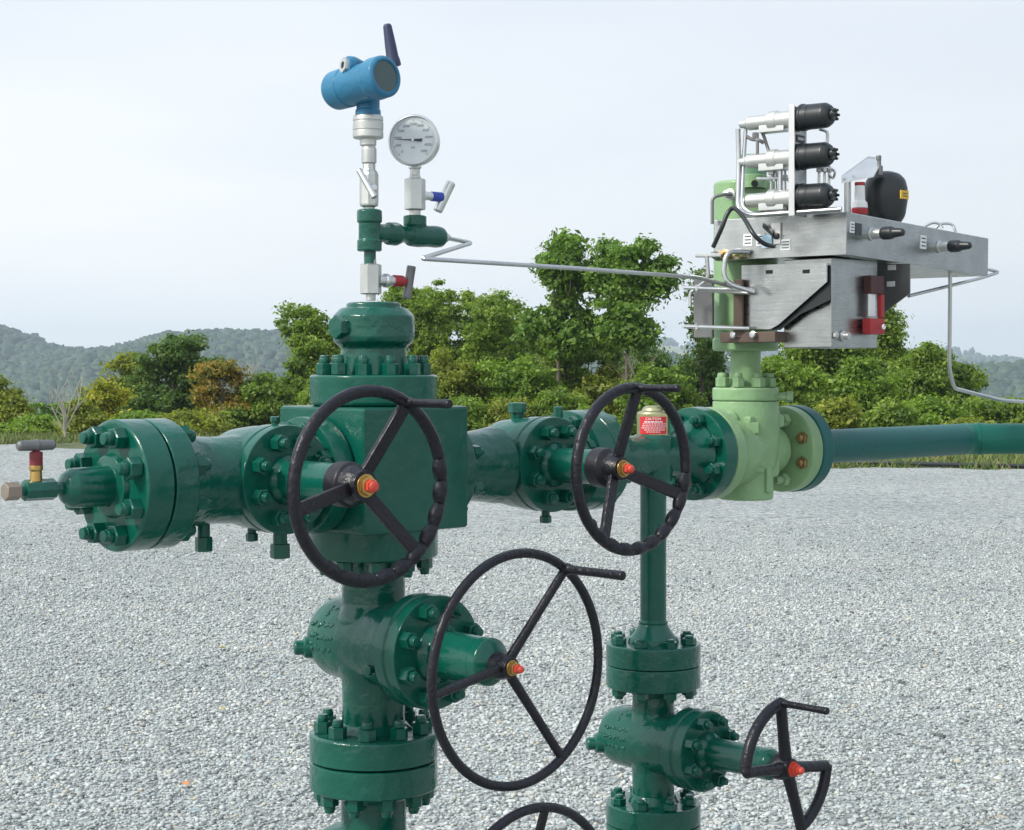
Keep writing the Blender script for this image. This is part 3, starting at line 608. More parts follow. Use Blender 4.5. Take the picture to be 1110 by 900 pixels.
# tapered bracket plates and enclosure under the tray
t = thing('enclosure', 'plain stainless steel enclosure hanging under the control tray', 'enclosure', P(901, 377, 4.15))
E0 = P(901, 377, 4.15); eh = C0.z - E0.z - .004
b = MB(); b.box(E0 + R * .096 - S * .070 + UP * eh / 2, R, S, UP, .096, .070, eh / 2, .003); obj('housing', b, SH, t)
b = MB(); q = E0 + R * .045 + UP * .028; b.lathe(q, S, [(0, .013), (.006, .013), (.007, .0085), (.02, .0085)], 16, .001); obj('bolt', b, M['whitesteel'], t)
b = MB(); q = E0 + R * .012 + UP * .03 ; b.hexa(q, S, .008, .01); obj('bolt', b, M['whitesteel'], t)
def plate_pts(lst, Y): return [P(x, y, Y) for x, y in lst]
def on_plane(px, py, s_):
    """point on the vertical plane at run distance s_ seen at px"""
    k = (px - CX) / F; base = K(s_, 0, 0); tt = (base.x - k * base.y) / (k * S.y - S.x); q = K(s_, tt, 0); return Vector((q.x, q.y, CH - (py - HY) / F * q.y))
t = thing('support_bracket', 'tapered stainless bracket plate with two slots bolted in front of the pale column', 'bracket', on_plane(850, 320, 1.105))
pts = [on_plane(x, y, 1.105) for x, y in ((805, 357), (836, 357), (845, 352), (897, 306), (897, 285), (805, 288))]
b = MB(); b.poly(pts, -R, .004); obj('bracket_plate', b, SH, t)
for x, y in ((835, 295), (875, 294.5)):
    b = MB(); q = on_plane(x, y, 1.105) - R * .0043; b.box(q, S, UP, R, .010, .0045, .001, .0008); obj('slot', b, M['blackhole'], t)
b = MB(); b.poly([on_plane(x, y, 1.114) for x, y in ((806, 356), (846, 358), (868, 341), (901, 325), (901, 288), (806, 288))], -R, .003); obj('shade_plate', b, M['rubber'], t)  # black plate added to stand for the shade below the bracket's slanted edge
b = MB(); q = on_plane(803, 358, 1.105); b.box(q + S * .035 + R * .01 - UP * .018, S, R, UP, .085, .03, .013, .003); obj('clamp_foot', b, M['brown'], t)
for dx in (0, .06):
    b = MB(); b.hexa(q + S * dx - R * .024 - UP * .012, -R, .009, .01); obj('bolt', b, M['steel'], t)
t = thing('support_bracket', 'dark far bracket plate with oval slots under the right part of the tray', 'bracket', on_plane(970, 310, 1.47))
pts = [on_plane(x, y, 1.38) for x, y in ((955, 286), (986, 286), (986, 318), (957, 340), (938, 352), (938, 286))]
b = MB(); b.poly(pts, R, .004); obj('bracket_plate', b, M['dull'], t)
for x, y in ((966, 308), (967, 290)):
    b = MB(); q = on_plane(x, y, 1.38) - R * .0012; b.box(q, S, UP, R, .0115, .0065, .001, .0008); obj('slot', b, M['label'], t)
# column clamps
t = thing('column_clamp', 'steel channel clamp with threaded rods gripping the pale column', 'clamp', P(775, 340, 4.35))
cf = Vector((.19, 1, 0)).normalized(); cr = Vector((1, -.19, 0)).normalized()
for i, (x0, x1, y0, y1, Yc, w_) in enumerate(((753, 772, 303, 366, 4.36, 1), (796, 805, 303, 366, 4.29, 0))):
    b = MB(); cc = P((x0 + x1) / 2, (y0 + y1) / 2, Yc); hw = (x1 - x0) / 2 / F * Yc; hh = (y1 - y0) / 2 / F * Yc
    b.box(cc, cr, cf, UP, hw, .002, hh, .001); b.box(cc - cr * hw + cf * .022, cr, cf, UP, .002, .022, hh, .001); b.box(cc + cr * hw + cf * .022, cr, cf, UP, .002, .022, hh, .001)
    obj('channel', b, M['dull' if w_ else 'brown'], t)
for y in (313, 355):
    b = MB(); b.tube([P(741, y - 1, 4.30), P(775, y, 4.29), P(812, y + 1, 4.275)], .0052, 10); b.hexa(P(757, y, 4.298), -cr, .010, .008); obj('threaded_rod', b, M['steel'], t)
# tubing loops round the column
def tubing(pts, r, label, mat='tube', name='steel_tube', rad=.03, smooth=False, cat='tube', group='thin steel tubes'):
    b = MB(); b.tube(smoothcurve(pts) if smooth else bend(pts, rad, 6), r, 12); return solo(name, b, M[mat], label, cat, group)
tubing([P(818, 317, 4.24), P(783, 306, 4.25), P(787, 272, 4.25), P(812, 273, 4.27)], .0062, 'bright bent steel tube looping in front of the pale column below the tray corner', rad=.05)
tubing([P(766, 278, 4.28), P(768, 303, 4.28), P(757, 311, 4.3)], .005, 'short steel tube dropping from the left corner of the tray')
b = MB(); b.box(P(768, 277, 4.30), cr, cf, UP, .032, .02, .004, .001); solo('mounting_lug', b, M['steel'], 'small flat steel lug under the left corner of the tray', 'bracket')
tubing([P(748, 332, 4.33), P(748, 314, 4.33), P(812, 318, 4.27)], .0045, 'steel tube running across the column clamp')
tubing([P(1030, 294, 4.58), P(1029, 400, 4.6), P(1034, 421, 4.62), P(1085, 434, 5.0), P(1180, 440, 5.8)], .0052, 'long thin steel tube hanging from the tray and bending right towards the frame edge', rad=.06)
tubing([P(985, 321, 4.45), P(1062, 302, 4.75), P(1084, 295, 4.85), P(1070, 292, 4.8), P(1040, 290, 4.7)], .0045, 'thin steel tube curling back under the far right end of the tray', rad=.03)
tubing([P(772, 243, 4.33), P(772, 214, 4.33), P(784, 211, 4.33), P(792, 211, 4.34)], .0042, 'short dark tube arching into the fitting on top of the pale column', mat='dull')
b = MB(); b.tube(smoothcurve([P(773, 268, 4.22), P(782, 248, 4.2), P(789, 231, 4.2), P(796, 226, 4.2), P(806, 236, 4.16), P(817, 254, 4.12), P(828, 264, 4.13), P(838, 267, 4.17)]), .0055, 12)
solo('black_cable', b, M['rubber'], 'black flexible cable arching over the left corner of the tray', 'cable')

# relay block with three capped regulators
t = thing('manifold_rack', 'upright stainless rack plate with tubes holding the three black capped regulators', 'rack', P(873, 230, 4.2))
bl = P(873, 232, 4.18); tpz = P(873, 116, 4.18)
mp0 = P(886, 174, 4.1) + V * .049
b = MB(); b.box(mp0 - U * .001, U, UP, V, .031, .128, .002, .001); obj('back_plate', b, SH, t)
b = MB(); b.box(mp0 - U * .033, U, UP, V, .002, .130, .008, .001); obj('plate_edge', b, M['steel'], t)
b = MB(); q = mp0 + UP * .054 - V * .003; b.box(q, U, UP, V, .018, .009, .001, .0005); nb = obj('name_plate', b, M['ink'], t)
m = MB()
for k in range(5): m.box(q - V * .0013 + U * (.005 * k - .010), U, UP, V, .0015, .003, .0003, 0)
obj('plate_marks', m, M['label'], nb)
b = MB(); b.tube(bend([P(800, 140, 4.24), P(801, 175, 4.24), P(800, 228, 4.22), P(812, 234, 4.18), P(912, 227, 4.05)], .04, 6), .0062, 12); obj('frame_tube', b, M['tube'], t)
b = MB(); b.tube(bend([P(809, 132, 4.24), P(806, 175, 4.24), P(804, 224, 4.22), P(815, 232, 4.2), P(850, 231, 4.2)], .03, 6), .005, 12); obj('frame_tube', b, M['tube'], t)
b = MB(); b.tube(bend([P(846, 231, 4.17), P(846, 168, 4.17), P(850, 166, 4.17)], .01), .0058, 12); b.lathe(P(846, 176, 4.17), UP, [(-.012, .009), (.012, .009)], 12, .002); obj('frame_tube', b, M['tube'], t)
b = MB(); b.tube(bend([P(820, 194, 4.2), P(852, 193, 4.18), P(857, 197, 4.16), P(856, 231, 4.16)], .02), .004, 12); obj('frame_tube', b, M['tube'], t)
b = MB(); b.tube(smoothcurve([P(888, 140, 4.16), P(896, 143, 4.16), P(897, 150, 4.16), P(896, 158, 4.16)]), .004, 10); obj('frame_tube', b, M['tube'], t)
for x in (888, 894, 899):
    b = MB(); b.tube([P(x, 180, 4.17), P(x - .5, 204, 4.17)], .0035, 10); b.hexa(P(x, 187, 4.165), UP, .007, .012); obj('frame_tube', b, M['tube'], t)
b = MB(); b.tube(smoothcurve([P(899, 190, 4.16), P(903, 193, 4.16), P(905, 187, 4.16), P(901, 183, 4.16), P(897, 187, 4.16)]), .003, 8); obj('tube_coil', b, M['tube'], t)
b = MB(); b.tube(smoothcurve([P(809, 131, 4.24), P(816, 136, 4.22), P(822, 134, 4.2), P(824, 128, 4.2), P(832, 126, 4.19), P(850, 127, 4.19)]), .0032, 10); obj('bleed_line', b, M['dull'], t)
b = MB(); b.tube(smoothcurve([P(823, 137, 4.2), P(828, 148, 4.2), P(832, 160, 4.2), P(835, 168, 4.19)]), .0042, 10); obj('bleed_line', b, M['dull'], t)
b = MB(); b.tube(smoothcurve([P(809, 148, 4.24), P(815, 151, 4.22), P(822, 152, 4.2), P(828, 155, 4.2)]), .0045, 10); b.hexa(P(819, 151, 4.21), UP, .008, .016); b.tube([P(821, 152, 4.2), P(821, 172, 4.2)], .004, 10); obj('bleed_line', b, M['dull'], t)
for i, x in enumerate((836, 841, 851)):
    b = MB(); b.tube([P(x, 180, 4.2), P(x, 206, 4.2)], .0036, 10); b.hexa(P(x, 190 + i * 3, 4.2), UP, .0075, .014); obj('bleed_line', b, M['tube'], t)
for i, (xx, y, lb) in enumerate(((886.5, 126, 'topmost black capped steel regulator on the rack'), (886, 168.5, 'middle black capped steel regulator on the rack'), (886, 212.5, 'lowest black capped steel regulator, just above the tray'))):
    ax = -V; q = P(xx, y, 4.1); t = thing('regulator', lb, 'regulator', q, 'black capped regulators')
    a = q - ax * .045
    b = MB(); b.lathe(a, ax, [(0, .0300), (.004, .0325), (.010, .0325), (.012, .0305), (.026, .0300), (.027, .0288), (.030, .0288), (.031, .0300), (.066, .0295), (.070, .0285), (.080, .0225), (.083, .017)], 32, .003); cap = obj('black_cap', b, M['rubber'], t)
    b = MB(); b.lathe(a + ax * .083, ax, [(0, .014), (.008, .014)], 10, .002)
    for k in range(6):
        an = k * math.pi / 3; e1 = U; e2 = UP; b.box(a + ax * .090 + (e1 * math.cos(an) + e2 * math.sin(an)) * .012, ax, e1, e2, .006, .003, .003, .001)
    obj('castle_nut', b, M['rubber'], cap)
    b = MB(); b.lathe(a, -ax, [(0, .0265), (.004, .024), (.02, .0205), (.060, .0200), (.064, .0235), (.085, .0235), (.088, .017), (.145, .017), (.150, .011), (.17, .010)], 28, .002); obj('steel_barrel', b, M['whitesteel'], t)
    b = MB(); b.box(a - ax * .075 - UP * .016, ax, U, UP, .035, .014, .012, .002); obj('valve_block', b, M['steel'], t)

# accumulator, bottle, filler on the tray
t = thing('accumulator', 'black rounded accumulator bladder with yellow label standing on the tray', 'accumulator', P(960, 242, 4.33))
b = MB(); a = P(960, 240, 4.33); b.lathe(a, UP, [(-.014, .026), (0, .040), (.014, .048), (.05, .0535), (.080, .0535), (.102, .048), (.117, .034), (.123, .014)], 48, .006); obj('shell', b, M['rubber'], t, smooth=60)
nd = Vector((.72, -.7, 0)).normalized(); q = a + UP * .062 + nd * .0530; b = MB(); b.box(q, nd.cross(UP), UP, nd, .018, .0105, .0018, .001); yl = obj('label_plate', b, M['yellow'], t)
m = MB(); 
for k in range(2): m.box(q + nd * .002 + UP * (.003 - .006 * k), nd.cross(UP), UP, nd, .010, .0012, .0003, 0)
obj('label_marks', m, M['ink'], yl)
t = thing('bracket', 'stainless angle bracket over the red and white bottle', 'bracket', P(935, 200, 4.3))
b = MB(); b.poly([P(912, 199, 4.24), P(947, 192, 4.24), P(955, 178, 4.27), P(951, 172, 4.29), P(941, 171, 4.3), P(912, 192, 4.3)], UP, .003); obj('angle_plate', b, M['steel'], t)
b = MB(); b.lathe(P(953, 190, 4.27), UP, [(0, .009), (.022, .009), (.024, .005), (.045, .005)], 14, .001); b.lathe(P(952.5, 174, 4.27), UP, [(0, .0065), (.012, .0065)], 12, .002); obj('bolt', b, M['dull'], t)
b = MB(); b.tube(bend([P(921, 232, 4.28), P(921, 196, 4.28), P(926, 194, 4.28)], .01), .0035, 8); b.tube([P(917, 232, 4.3), P(917, 197, 4.3)], .0045, 8); obj('leg', b, M['steel'], t)
for x, y in ((915, 195), (925, 192.5)):
    b = MB(); b.hexa(P(x, y, 4.255), UP, .005, .006); obj('bolt', b, M['steel'], t)
t = thing('oil_bottle', 'small white and red oil cup beside the black accumulator on the tray', 'bottle', P(932, 233, 4.25))
b = MB(); a = P(932, 233, 4.25); b.lathe(a, UP, [(0, .0195), (.012, .0200), (.016, .0195)], 28, .002); obj('base_band', b, M['red'], t)
b = MB(); b.lathe(a + UP * .016, UP, [(0, .0195), (.014, .018), (.018, .013), (.055, .012)], 28, .002); obj('cup', b, M['label'], t)
b = MB(); b.lathe(a + UP * .071, UP, [(0, .0125), (.008, .0125)], 20, .001); obj('cap', b, M['red'], t)
tubing([P(1000, 247, 4.6), P(1010, 242, 4.6), P(1018, 243, 4.6), P(1022, 248, 4.6)], .0035, 'small grey tube arching over the right half of the tray', smooth=True)
tubing([P(1014, 248, 4.62), P(1020, 243, 4.62), P(1030, 243, 4.62), P(1035, 248, 4.62), P(1036, 258, 4.62)], .0035, 'larger grey tube arch near the right end of the tray', smooth=True)

# red padlock on the enclosure
t = thing('padlock', 'red lockout padlock with white tag hanging on the enclosure under the tray', 'padlock', P(948, 355, 4.2))
pq = P(947, 354, 4.235)
b = MB(); b.box(pq, R, UP, S, .029, .0195, .014, .004); obj('lock_body', b, M['red'], t)
b = MB(); b.lathe(P(953, 354.5, 4.23) + S * .012, S, [(0, .0062), (.003, .0062), (.003, .004), (.001, .004)], 20, .0005); obj('keyhole', b, M['label'], t)
b = MB(); b.box(P(945, 331, 4.235), R, UP, S, .014, .027, .0015, .001); obj('tag', b, M['label'], t)
b = MB(); b.box(P(955, 332, 4.25), R, UP, S, .007, .028, .006, .002); obj('lock_bar', b, M['red'], t)
b = MB(); b.box(P(947, 309, 4.25), R, UP, S, .028, .022, .012, .003); obj('lock_hasp', b, plain('dark_hasp', (.05, .010, .012), .4), t)
#SETTING
# ================================================================== SETTING
def npmesh(name, v, f, mat, kind=None, parent=None, smooth=False, poly=None):
    """v (n,3), f (m,k) arrays"""
    me = bpy.data.meshes.new(name); k = f.shape[1]
    me.vertices.add(len(v)); me.vertices.foreach_set('co', np.ascontiguousarray(v, dtype=np.float32).ravel())
    me.loops.add(f.size); me.loops.foreach_set('vertex_index', np.ascontiguousarray(f, dtype=np.int32).ravel())
    me.polygons.add(len(f)); me.polygons.foreach_set('loop_start', np.arange(0, f.size, k, dtype=np.int32)); me.polygons.foreach_set('loop_total', np.full(len(f), k, dtype=np.int32))
    if smooth: me.polygons.foreach_set('use_smooth', np.ones(len(f), dtype=bool))
    me.update(calc_edges=True); me.validate(); me.materials.append(mat)
    o = bpy.data.objects.new(name, me); C.objects.link(o)
    if kind: o['kind'] = kind
    if parent: o.parent = parent
    return o
# ---- terrain: flat pad, falling away behind the trees into a valley
def terr(x, y):
    d = np.maximum(0, y - 47); a = np.minimum(1, d / 600)
    z = -60 * (a * a * (3 - 2 * a)) - .012 * np.minimum(d, 200)
    r = np.maximum(0, np.hypot(x, y) - 60); z = np.minimum(z, 0) - .0 * r
    near = np.clip((y - 30) / 20, 0, 1); z = z + near * .12 * np.sin(x * .35 + 1) * np.cos(y * .23)
    return z - .015
m, nt, b = nm('terrain_ground'); co = node(nt, 'ShaderNodeTexCoord').outputs['Object']
c1 = ramp(nt, noise(nt, co, .9, 6, .65), [(.35, (.045, .075, .02)), (.5, (.10, .11, .04)), (.62, (.17, .14, .07))]); c2 = ramp(nt, noise(nt, co, 14, 4), [(.3, (.55,)*3), (.7, (1.2,)*3)])
nt.links.new(mix(nt, 1.0, c1, c2, 'MULTIPLY'), b.inputs['Base Color']); b.inputs['Roughness'].default_value = .95
ys = np.concatenate([np.linspace(-60, 26, 30), np.linspace(28, 130, 120), np.geomspace(135, 5000, 90)]); xs = np.concatenate([-np.geomspace(5000, 30, 60), np.linspace(-28, 28, 90), np.geomspace(30, 5000, 60)])
XX, YY = np.meshgrid(xs, ys); ZZ = terr(XX, YY); nx, ny = len(xs), len(ys)
ii = (np.arange(ny - 1)[:, None] * nx + np.arange(nx - 1)[None]).ravel()
npmesh('ground', np.stack([XX.ravel(), YY.ravel(), ZZ.ravel()], 1), np.stack([ii, ii + 1, ii + nx + 1, ii + nx], 1), m, 'structure', smooth=True)
# ---- gravel pad
def edgeY(x): return np.interp(x, [-60, -13, -9, -6, -3, 0, 3, 6, 20, 60], [35, 37, 39.5, 40, 40, 38, 31, 29.6, 28.6, 27]) + .25 * np.sin(x * 2.1) + .15 * np.sin(x * 5.3 + 1)
stops_g = [(0, (.10, .11, .11)), (.10, (.26, .28, .275)), (.3, (.37, .395, .39)), (.6, (.455, .48, .47)), (.9, (.56, .58, .565)), (.95, (.50, .45, .34)), (.97, (.33, .42, .45)), (1, (.74, .75, .72))]
m, nt, b = nm('gravel'); L = nt.links; co = node(nt, 'ShaderNodeTexCoord').outputs['Object']
hs_ = []
cols = None
for sc_ in (34, 17):
    vo = node(nt, 'ShaderNodeTexVoronoi'); vo.inputs['Scale'].default_value = sc_; L.new(co, vo.inputs['Vector'])
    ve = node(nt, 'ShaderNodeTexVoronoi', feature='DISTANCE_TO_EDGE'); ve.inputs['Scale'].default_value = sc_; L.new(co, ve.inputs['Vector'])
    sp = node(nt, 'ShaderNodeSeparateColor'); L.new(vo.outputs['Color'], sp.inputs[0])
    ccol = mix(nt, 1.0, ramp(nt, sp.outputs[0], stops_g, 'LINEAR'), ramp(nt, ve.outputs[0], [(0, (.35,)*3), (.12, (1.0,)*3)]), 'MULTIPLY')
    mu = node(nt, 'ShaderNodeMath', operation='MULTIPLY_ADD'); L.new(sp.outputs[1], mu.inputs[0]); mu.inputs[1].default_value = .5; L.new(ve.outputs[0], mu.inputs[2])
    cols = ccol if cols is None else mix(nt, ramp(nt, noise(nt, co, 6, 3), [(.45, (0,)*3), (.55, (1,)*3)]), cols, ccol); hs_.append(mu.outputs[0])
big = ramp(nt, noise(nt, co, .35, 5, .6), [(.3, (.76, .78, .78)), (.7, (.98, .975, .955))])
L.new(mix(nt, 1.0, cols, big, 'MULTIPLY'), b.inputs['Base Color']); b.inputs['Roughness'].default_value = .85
bp = node(nt, 'ShaderNodeBump'); bp.inputs['Strength'].default_value = .8; bp.inputs['Distance'].default_value = .012; L.new(hs_[0], bp.inputs['Height']); L.new(bp.outputs[0], b.inputs['Normal'])
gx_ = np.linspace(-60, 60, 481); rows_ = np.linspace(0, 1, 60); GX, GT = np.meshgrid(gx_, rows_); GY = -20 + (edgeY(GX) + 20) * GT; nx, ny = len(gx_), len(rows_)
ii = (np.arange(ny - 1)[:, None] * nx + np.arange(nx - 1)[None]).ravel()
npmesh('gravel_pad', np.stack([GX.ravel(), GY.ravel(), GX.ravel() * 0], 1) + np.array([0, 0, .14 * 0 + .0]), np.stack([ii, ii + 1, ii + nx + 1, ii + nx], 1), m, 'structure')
# loose stones lying on the pad in the near part
m, nt, b = nm('gravel_stone'); L = nt.links; g = node(nt, 'ShaderNodeNewGeometry'); co = node(nt, 'ShaderNodeTexCoord').outputs['Object']
L.new(mix(nt, 1.0, ramp(nt, g.outputs['Random Per Island'], stops_g), mix(nt, ramp(nt, noise(nt, co, .45, 5, .65), [(.33, (0, 0, 0)), (.66, (1, 1, 1))]), (.76, .785, .785), (1.0, .995, .975)), 'MULTIPLY'), b.inputs['Base Color']); b.inputs['Roughness'].default_value = .8
ph = (1 + 5 ** .5) / 2
ico_v = np.array([(-1, ph, 0), (1, ph, 0), (-1, -ph, 0), (1, -ph, 0), (0, -1, ph), (0, 1, ph), (0, -1, -ph), (0, 1, -ph), (ph, 0, -1), (ph, 0, 1), (-ph, 0, -1), (-ph, 0, 1)]) / math.hypot(1, ph)
ico_f = np.array([(0, 11, 5), (0, 5, 1), (0, 1, 7), (0, 7, 10), (0, 10, 11), (1, 5, 9), (5, 11, 4), (11, 10, 2), (10, 7, 6), (7, 1, 8), (3, 9, 4), (3, 4, 2), (3, 2, 6), (3, 6, 8), (3, 8, 9), (4, 9, 5), (2, 4, 11), (6, 2, 10), (8, 6, 7), (9, 8, 1)])
def blobs(c, sx, sy, sz, jit=.25, yaw=True):
    """many irregular icosahedra at centres c (n,3) with radii arrays"""
    n = len(c); v = np.repeat(ico_v[None], n, 0) * (1 + NP.uniform(-jit, jit, (n, 12, 1)))
    v = v * np.stack([sx, sy, sz], 1)[:, None, :]
    a = NP.uniform(0, 6.283, n); tl = NP.uniform(-.5, .5, n) if yaw else np.zeros(n)
    y1 = v[..., 1] * np.cos(tl)[:, None] - v[..., 2] * np.sin(tl)[:, None]; z1 = v[..., 1] * np.sin(tl)[:, None] + v[..., 2] * np.cos(tl)[:, None]
    x2 = v[..., 0] * np.cos(a)[:, None] - y1 * np.sin(a)[:, None]; y2 = v[..., 0] * np.sin(a)[:, None] + y1 * np.cos(a)[:, None]
    v = np.stack([x2, y2, z1], 2) + c[:, None, :]
    f = ico_f[None] + (np.arange(n) * 12)[:, None, None]
    return v.reshape(-1, 3), f.reshape(-1, 3)
N = 480000
yy = np.sqrt(NP.uniform(5.6 ** 2, 20.0 ** 2, N)); keep = NP.uniform(0, 1, N) < np.clip((20 - yy) / 10, .0, 1); yy = yy[keep]; n = len(yy)
xx = NP.uniform(-1, 1, n) * (.34 * yy + 1.0); r0 = NP.gamma(6, .00106, n).clip(.0035, .018)
v, f = blobs(np.stack([xx, yy, r0 * .35], 1), r0 * NP.uniform(.9, 1.5, n), r0 * NP.uniform(.7, 1.1, n), r0 * NP.uniform(.5, .85, n), .22)
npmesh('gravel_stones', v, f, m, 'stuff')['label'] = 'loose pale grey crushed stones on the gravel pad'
# a few fallen leaves
m = plain('fallen_leaf_yellow', (.50, .42, .16), .7)
for i, (px, py, l) in enumerate(((243, 773, 'pale yellow fallen leaf on the gravel left of the main stack'), (241, 706, 'thin tan fallen leaf on the gravel farther left of the stack'), (200, 856, 'orange fallen leaf on the gravel near the lower left corner'))):
    Yl = 1900 * 1.75 / (py - 395); c = Vector(((px - CX) / F * Yl, Yl, .022)); b = MB(); an = random.uniform(0, 3)
    pts = [(0, -.03), (.012, -.012), (.026, -.006), (.014, .006), (.012, .022), (0, .034), (-.012, .020), (-.016, .006), (-.026, -.004), (-.012, -.014)]
    b.v = [c + Vector((x * math.cos(an) - y * math.sin(an), x * math.sin(an) + y * math.cos(an), abs(x) * .5)) for x, y in pts] + [c + Vector((0, 0, .001))]
    b.f = [(k, (k + 1) % 10, 10) for k in range(10)]; solo('fallen_leaf', b, m if i < 2 else plain('fallen_leaf_orange', (.5, .2, .06), .7), l, 'leaf', 'fallen leaves on the gravel')
# hose along the far right edge of the pad
b = MB(); b.tube(smoothcurve([(4.6, 30.6, .06), (6.2, 29.9, .07), (8.2, 29.4, .05), (11, 28.9, .06), (16, 28.6, .05)]), .035, 8); solo('black_hose', b, M['rubber'], 'thin black hose lying along the far right edge of the gravel', 'hose')

# ---- trees
def leafmat(name, stops, trans=.48):
    m, nt, b = nm(name); L = nt.links; g = node(nt, 'ShaderNodeNewGeometry'); co = node(nt, 'ShaderNodeTexCoord').outputs['Object']
    n_ = noise(nt, co, .9, 3, .6); ad = node(nt, 'ShaderNodeMath', operation='MULTIPLY_ADD'); L.new(g.outputs['Random Per Island'], ad.inputs[0]); ad.inputs[1].default_value = .55; L.new(n_, ad.inputs[2])
    sb = node(nt, 'ShaderNodeMath', operation='SUBTRACT'); L.new(ad.outputs[0], sb.inputs[0]); sb.inputs[1].default_value = .28
    c = ramp(nt, sb.outputs[0], stops); L.new(c, b.inputs['Base Color']); b.inputs['Roughness'].default_value = .55
    tr = node(nt, 'ShaderNodeBsdfTranslucent'); L.new(mix(nt, 1.0, c, (1.1, 1.25, .6), 'MULTIPLY'), tr.inputs[0]); mx = node(nt, 'ShaderNodeMixShader'); mx.inputs[0].default_value = trans
    L.new(b.outputs[0], mx.inputs[1]); L.new(tr.outputs[0], mx.inputs[2]); L.new(mx.outputs[0], nt.nodes['Material Output'].inputs['Surface']); return m
LM = {
 'mid': leafmat('leaves_mid', [(.1, (.055, .115, .012)), (.5, (.175, .265, .032)), (.9, (.34, .44, .065))]),
 'bright': leafmat('leaves_bright', [(.1, (.055, .115, .010)), (.5, (.17, .28, .025)), (.9, (.33, .43, .055))]),
 'dark': leafmat('leaves_dark', [(.1, (.035, .085, .018)), (.5, (.095, .17, .032)), (.9, (.19, .28, .055))]),
 'cool': leafmat('leaves_cool', [(.1, (.05, .12, .018)), (.5, (.145, .255, .038)), (.9, (.29, .42, .075))]),
 'yellow': leafmat('leaves_yellow', [(.1, (.12, .17, .015)), (.45, (.36, .36, .03)), (.9, (.66, .55, .07))]),
 'olive': leafmat('leaves_olive', [(.1, (.09, .13, .016)), (.5, (.24, .28, .034)), (.9, (.42, .43, .06))]),
 'orange': leafmat('leaves_orange', [(.1, (.09, .12, .015)), (.4, (.20, .20, .03)), (.6, (.38, .24, .04)), (.9, (.55, .30, .06))]),
}
BARK = plain('bark', (.13, .11, .085), .9); PALEBARK = plain('pale_bark', (.36, .34, .29), .8); GREYBARK = plain('grey_bark', (.20, .175, .14), .9)
TREEG = 'trees beyond the gravel pad'
def branchy(o, base, tips, r0, r1, wob=.25, rnd=random):
    for tp_ in tips:
        mid = base.lerp(tp_, .5) + Vector((rnd.uniform(-wob, wob), rnd.uniform(-wob, wob), rnd.uniform(0, wob)))
        p = smoothcurve([base, mid, tp_], 5); o.tube(p, r0, 6, rs=[r0 + (r1 - r0) * i / (len(p) - 1) for i in range(len(p))])
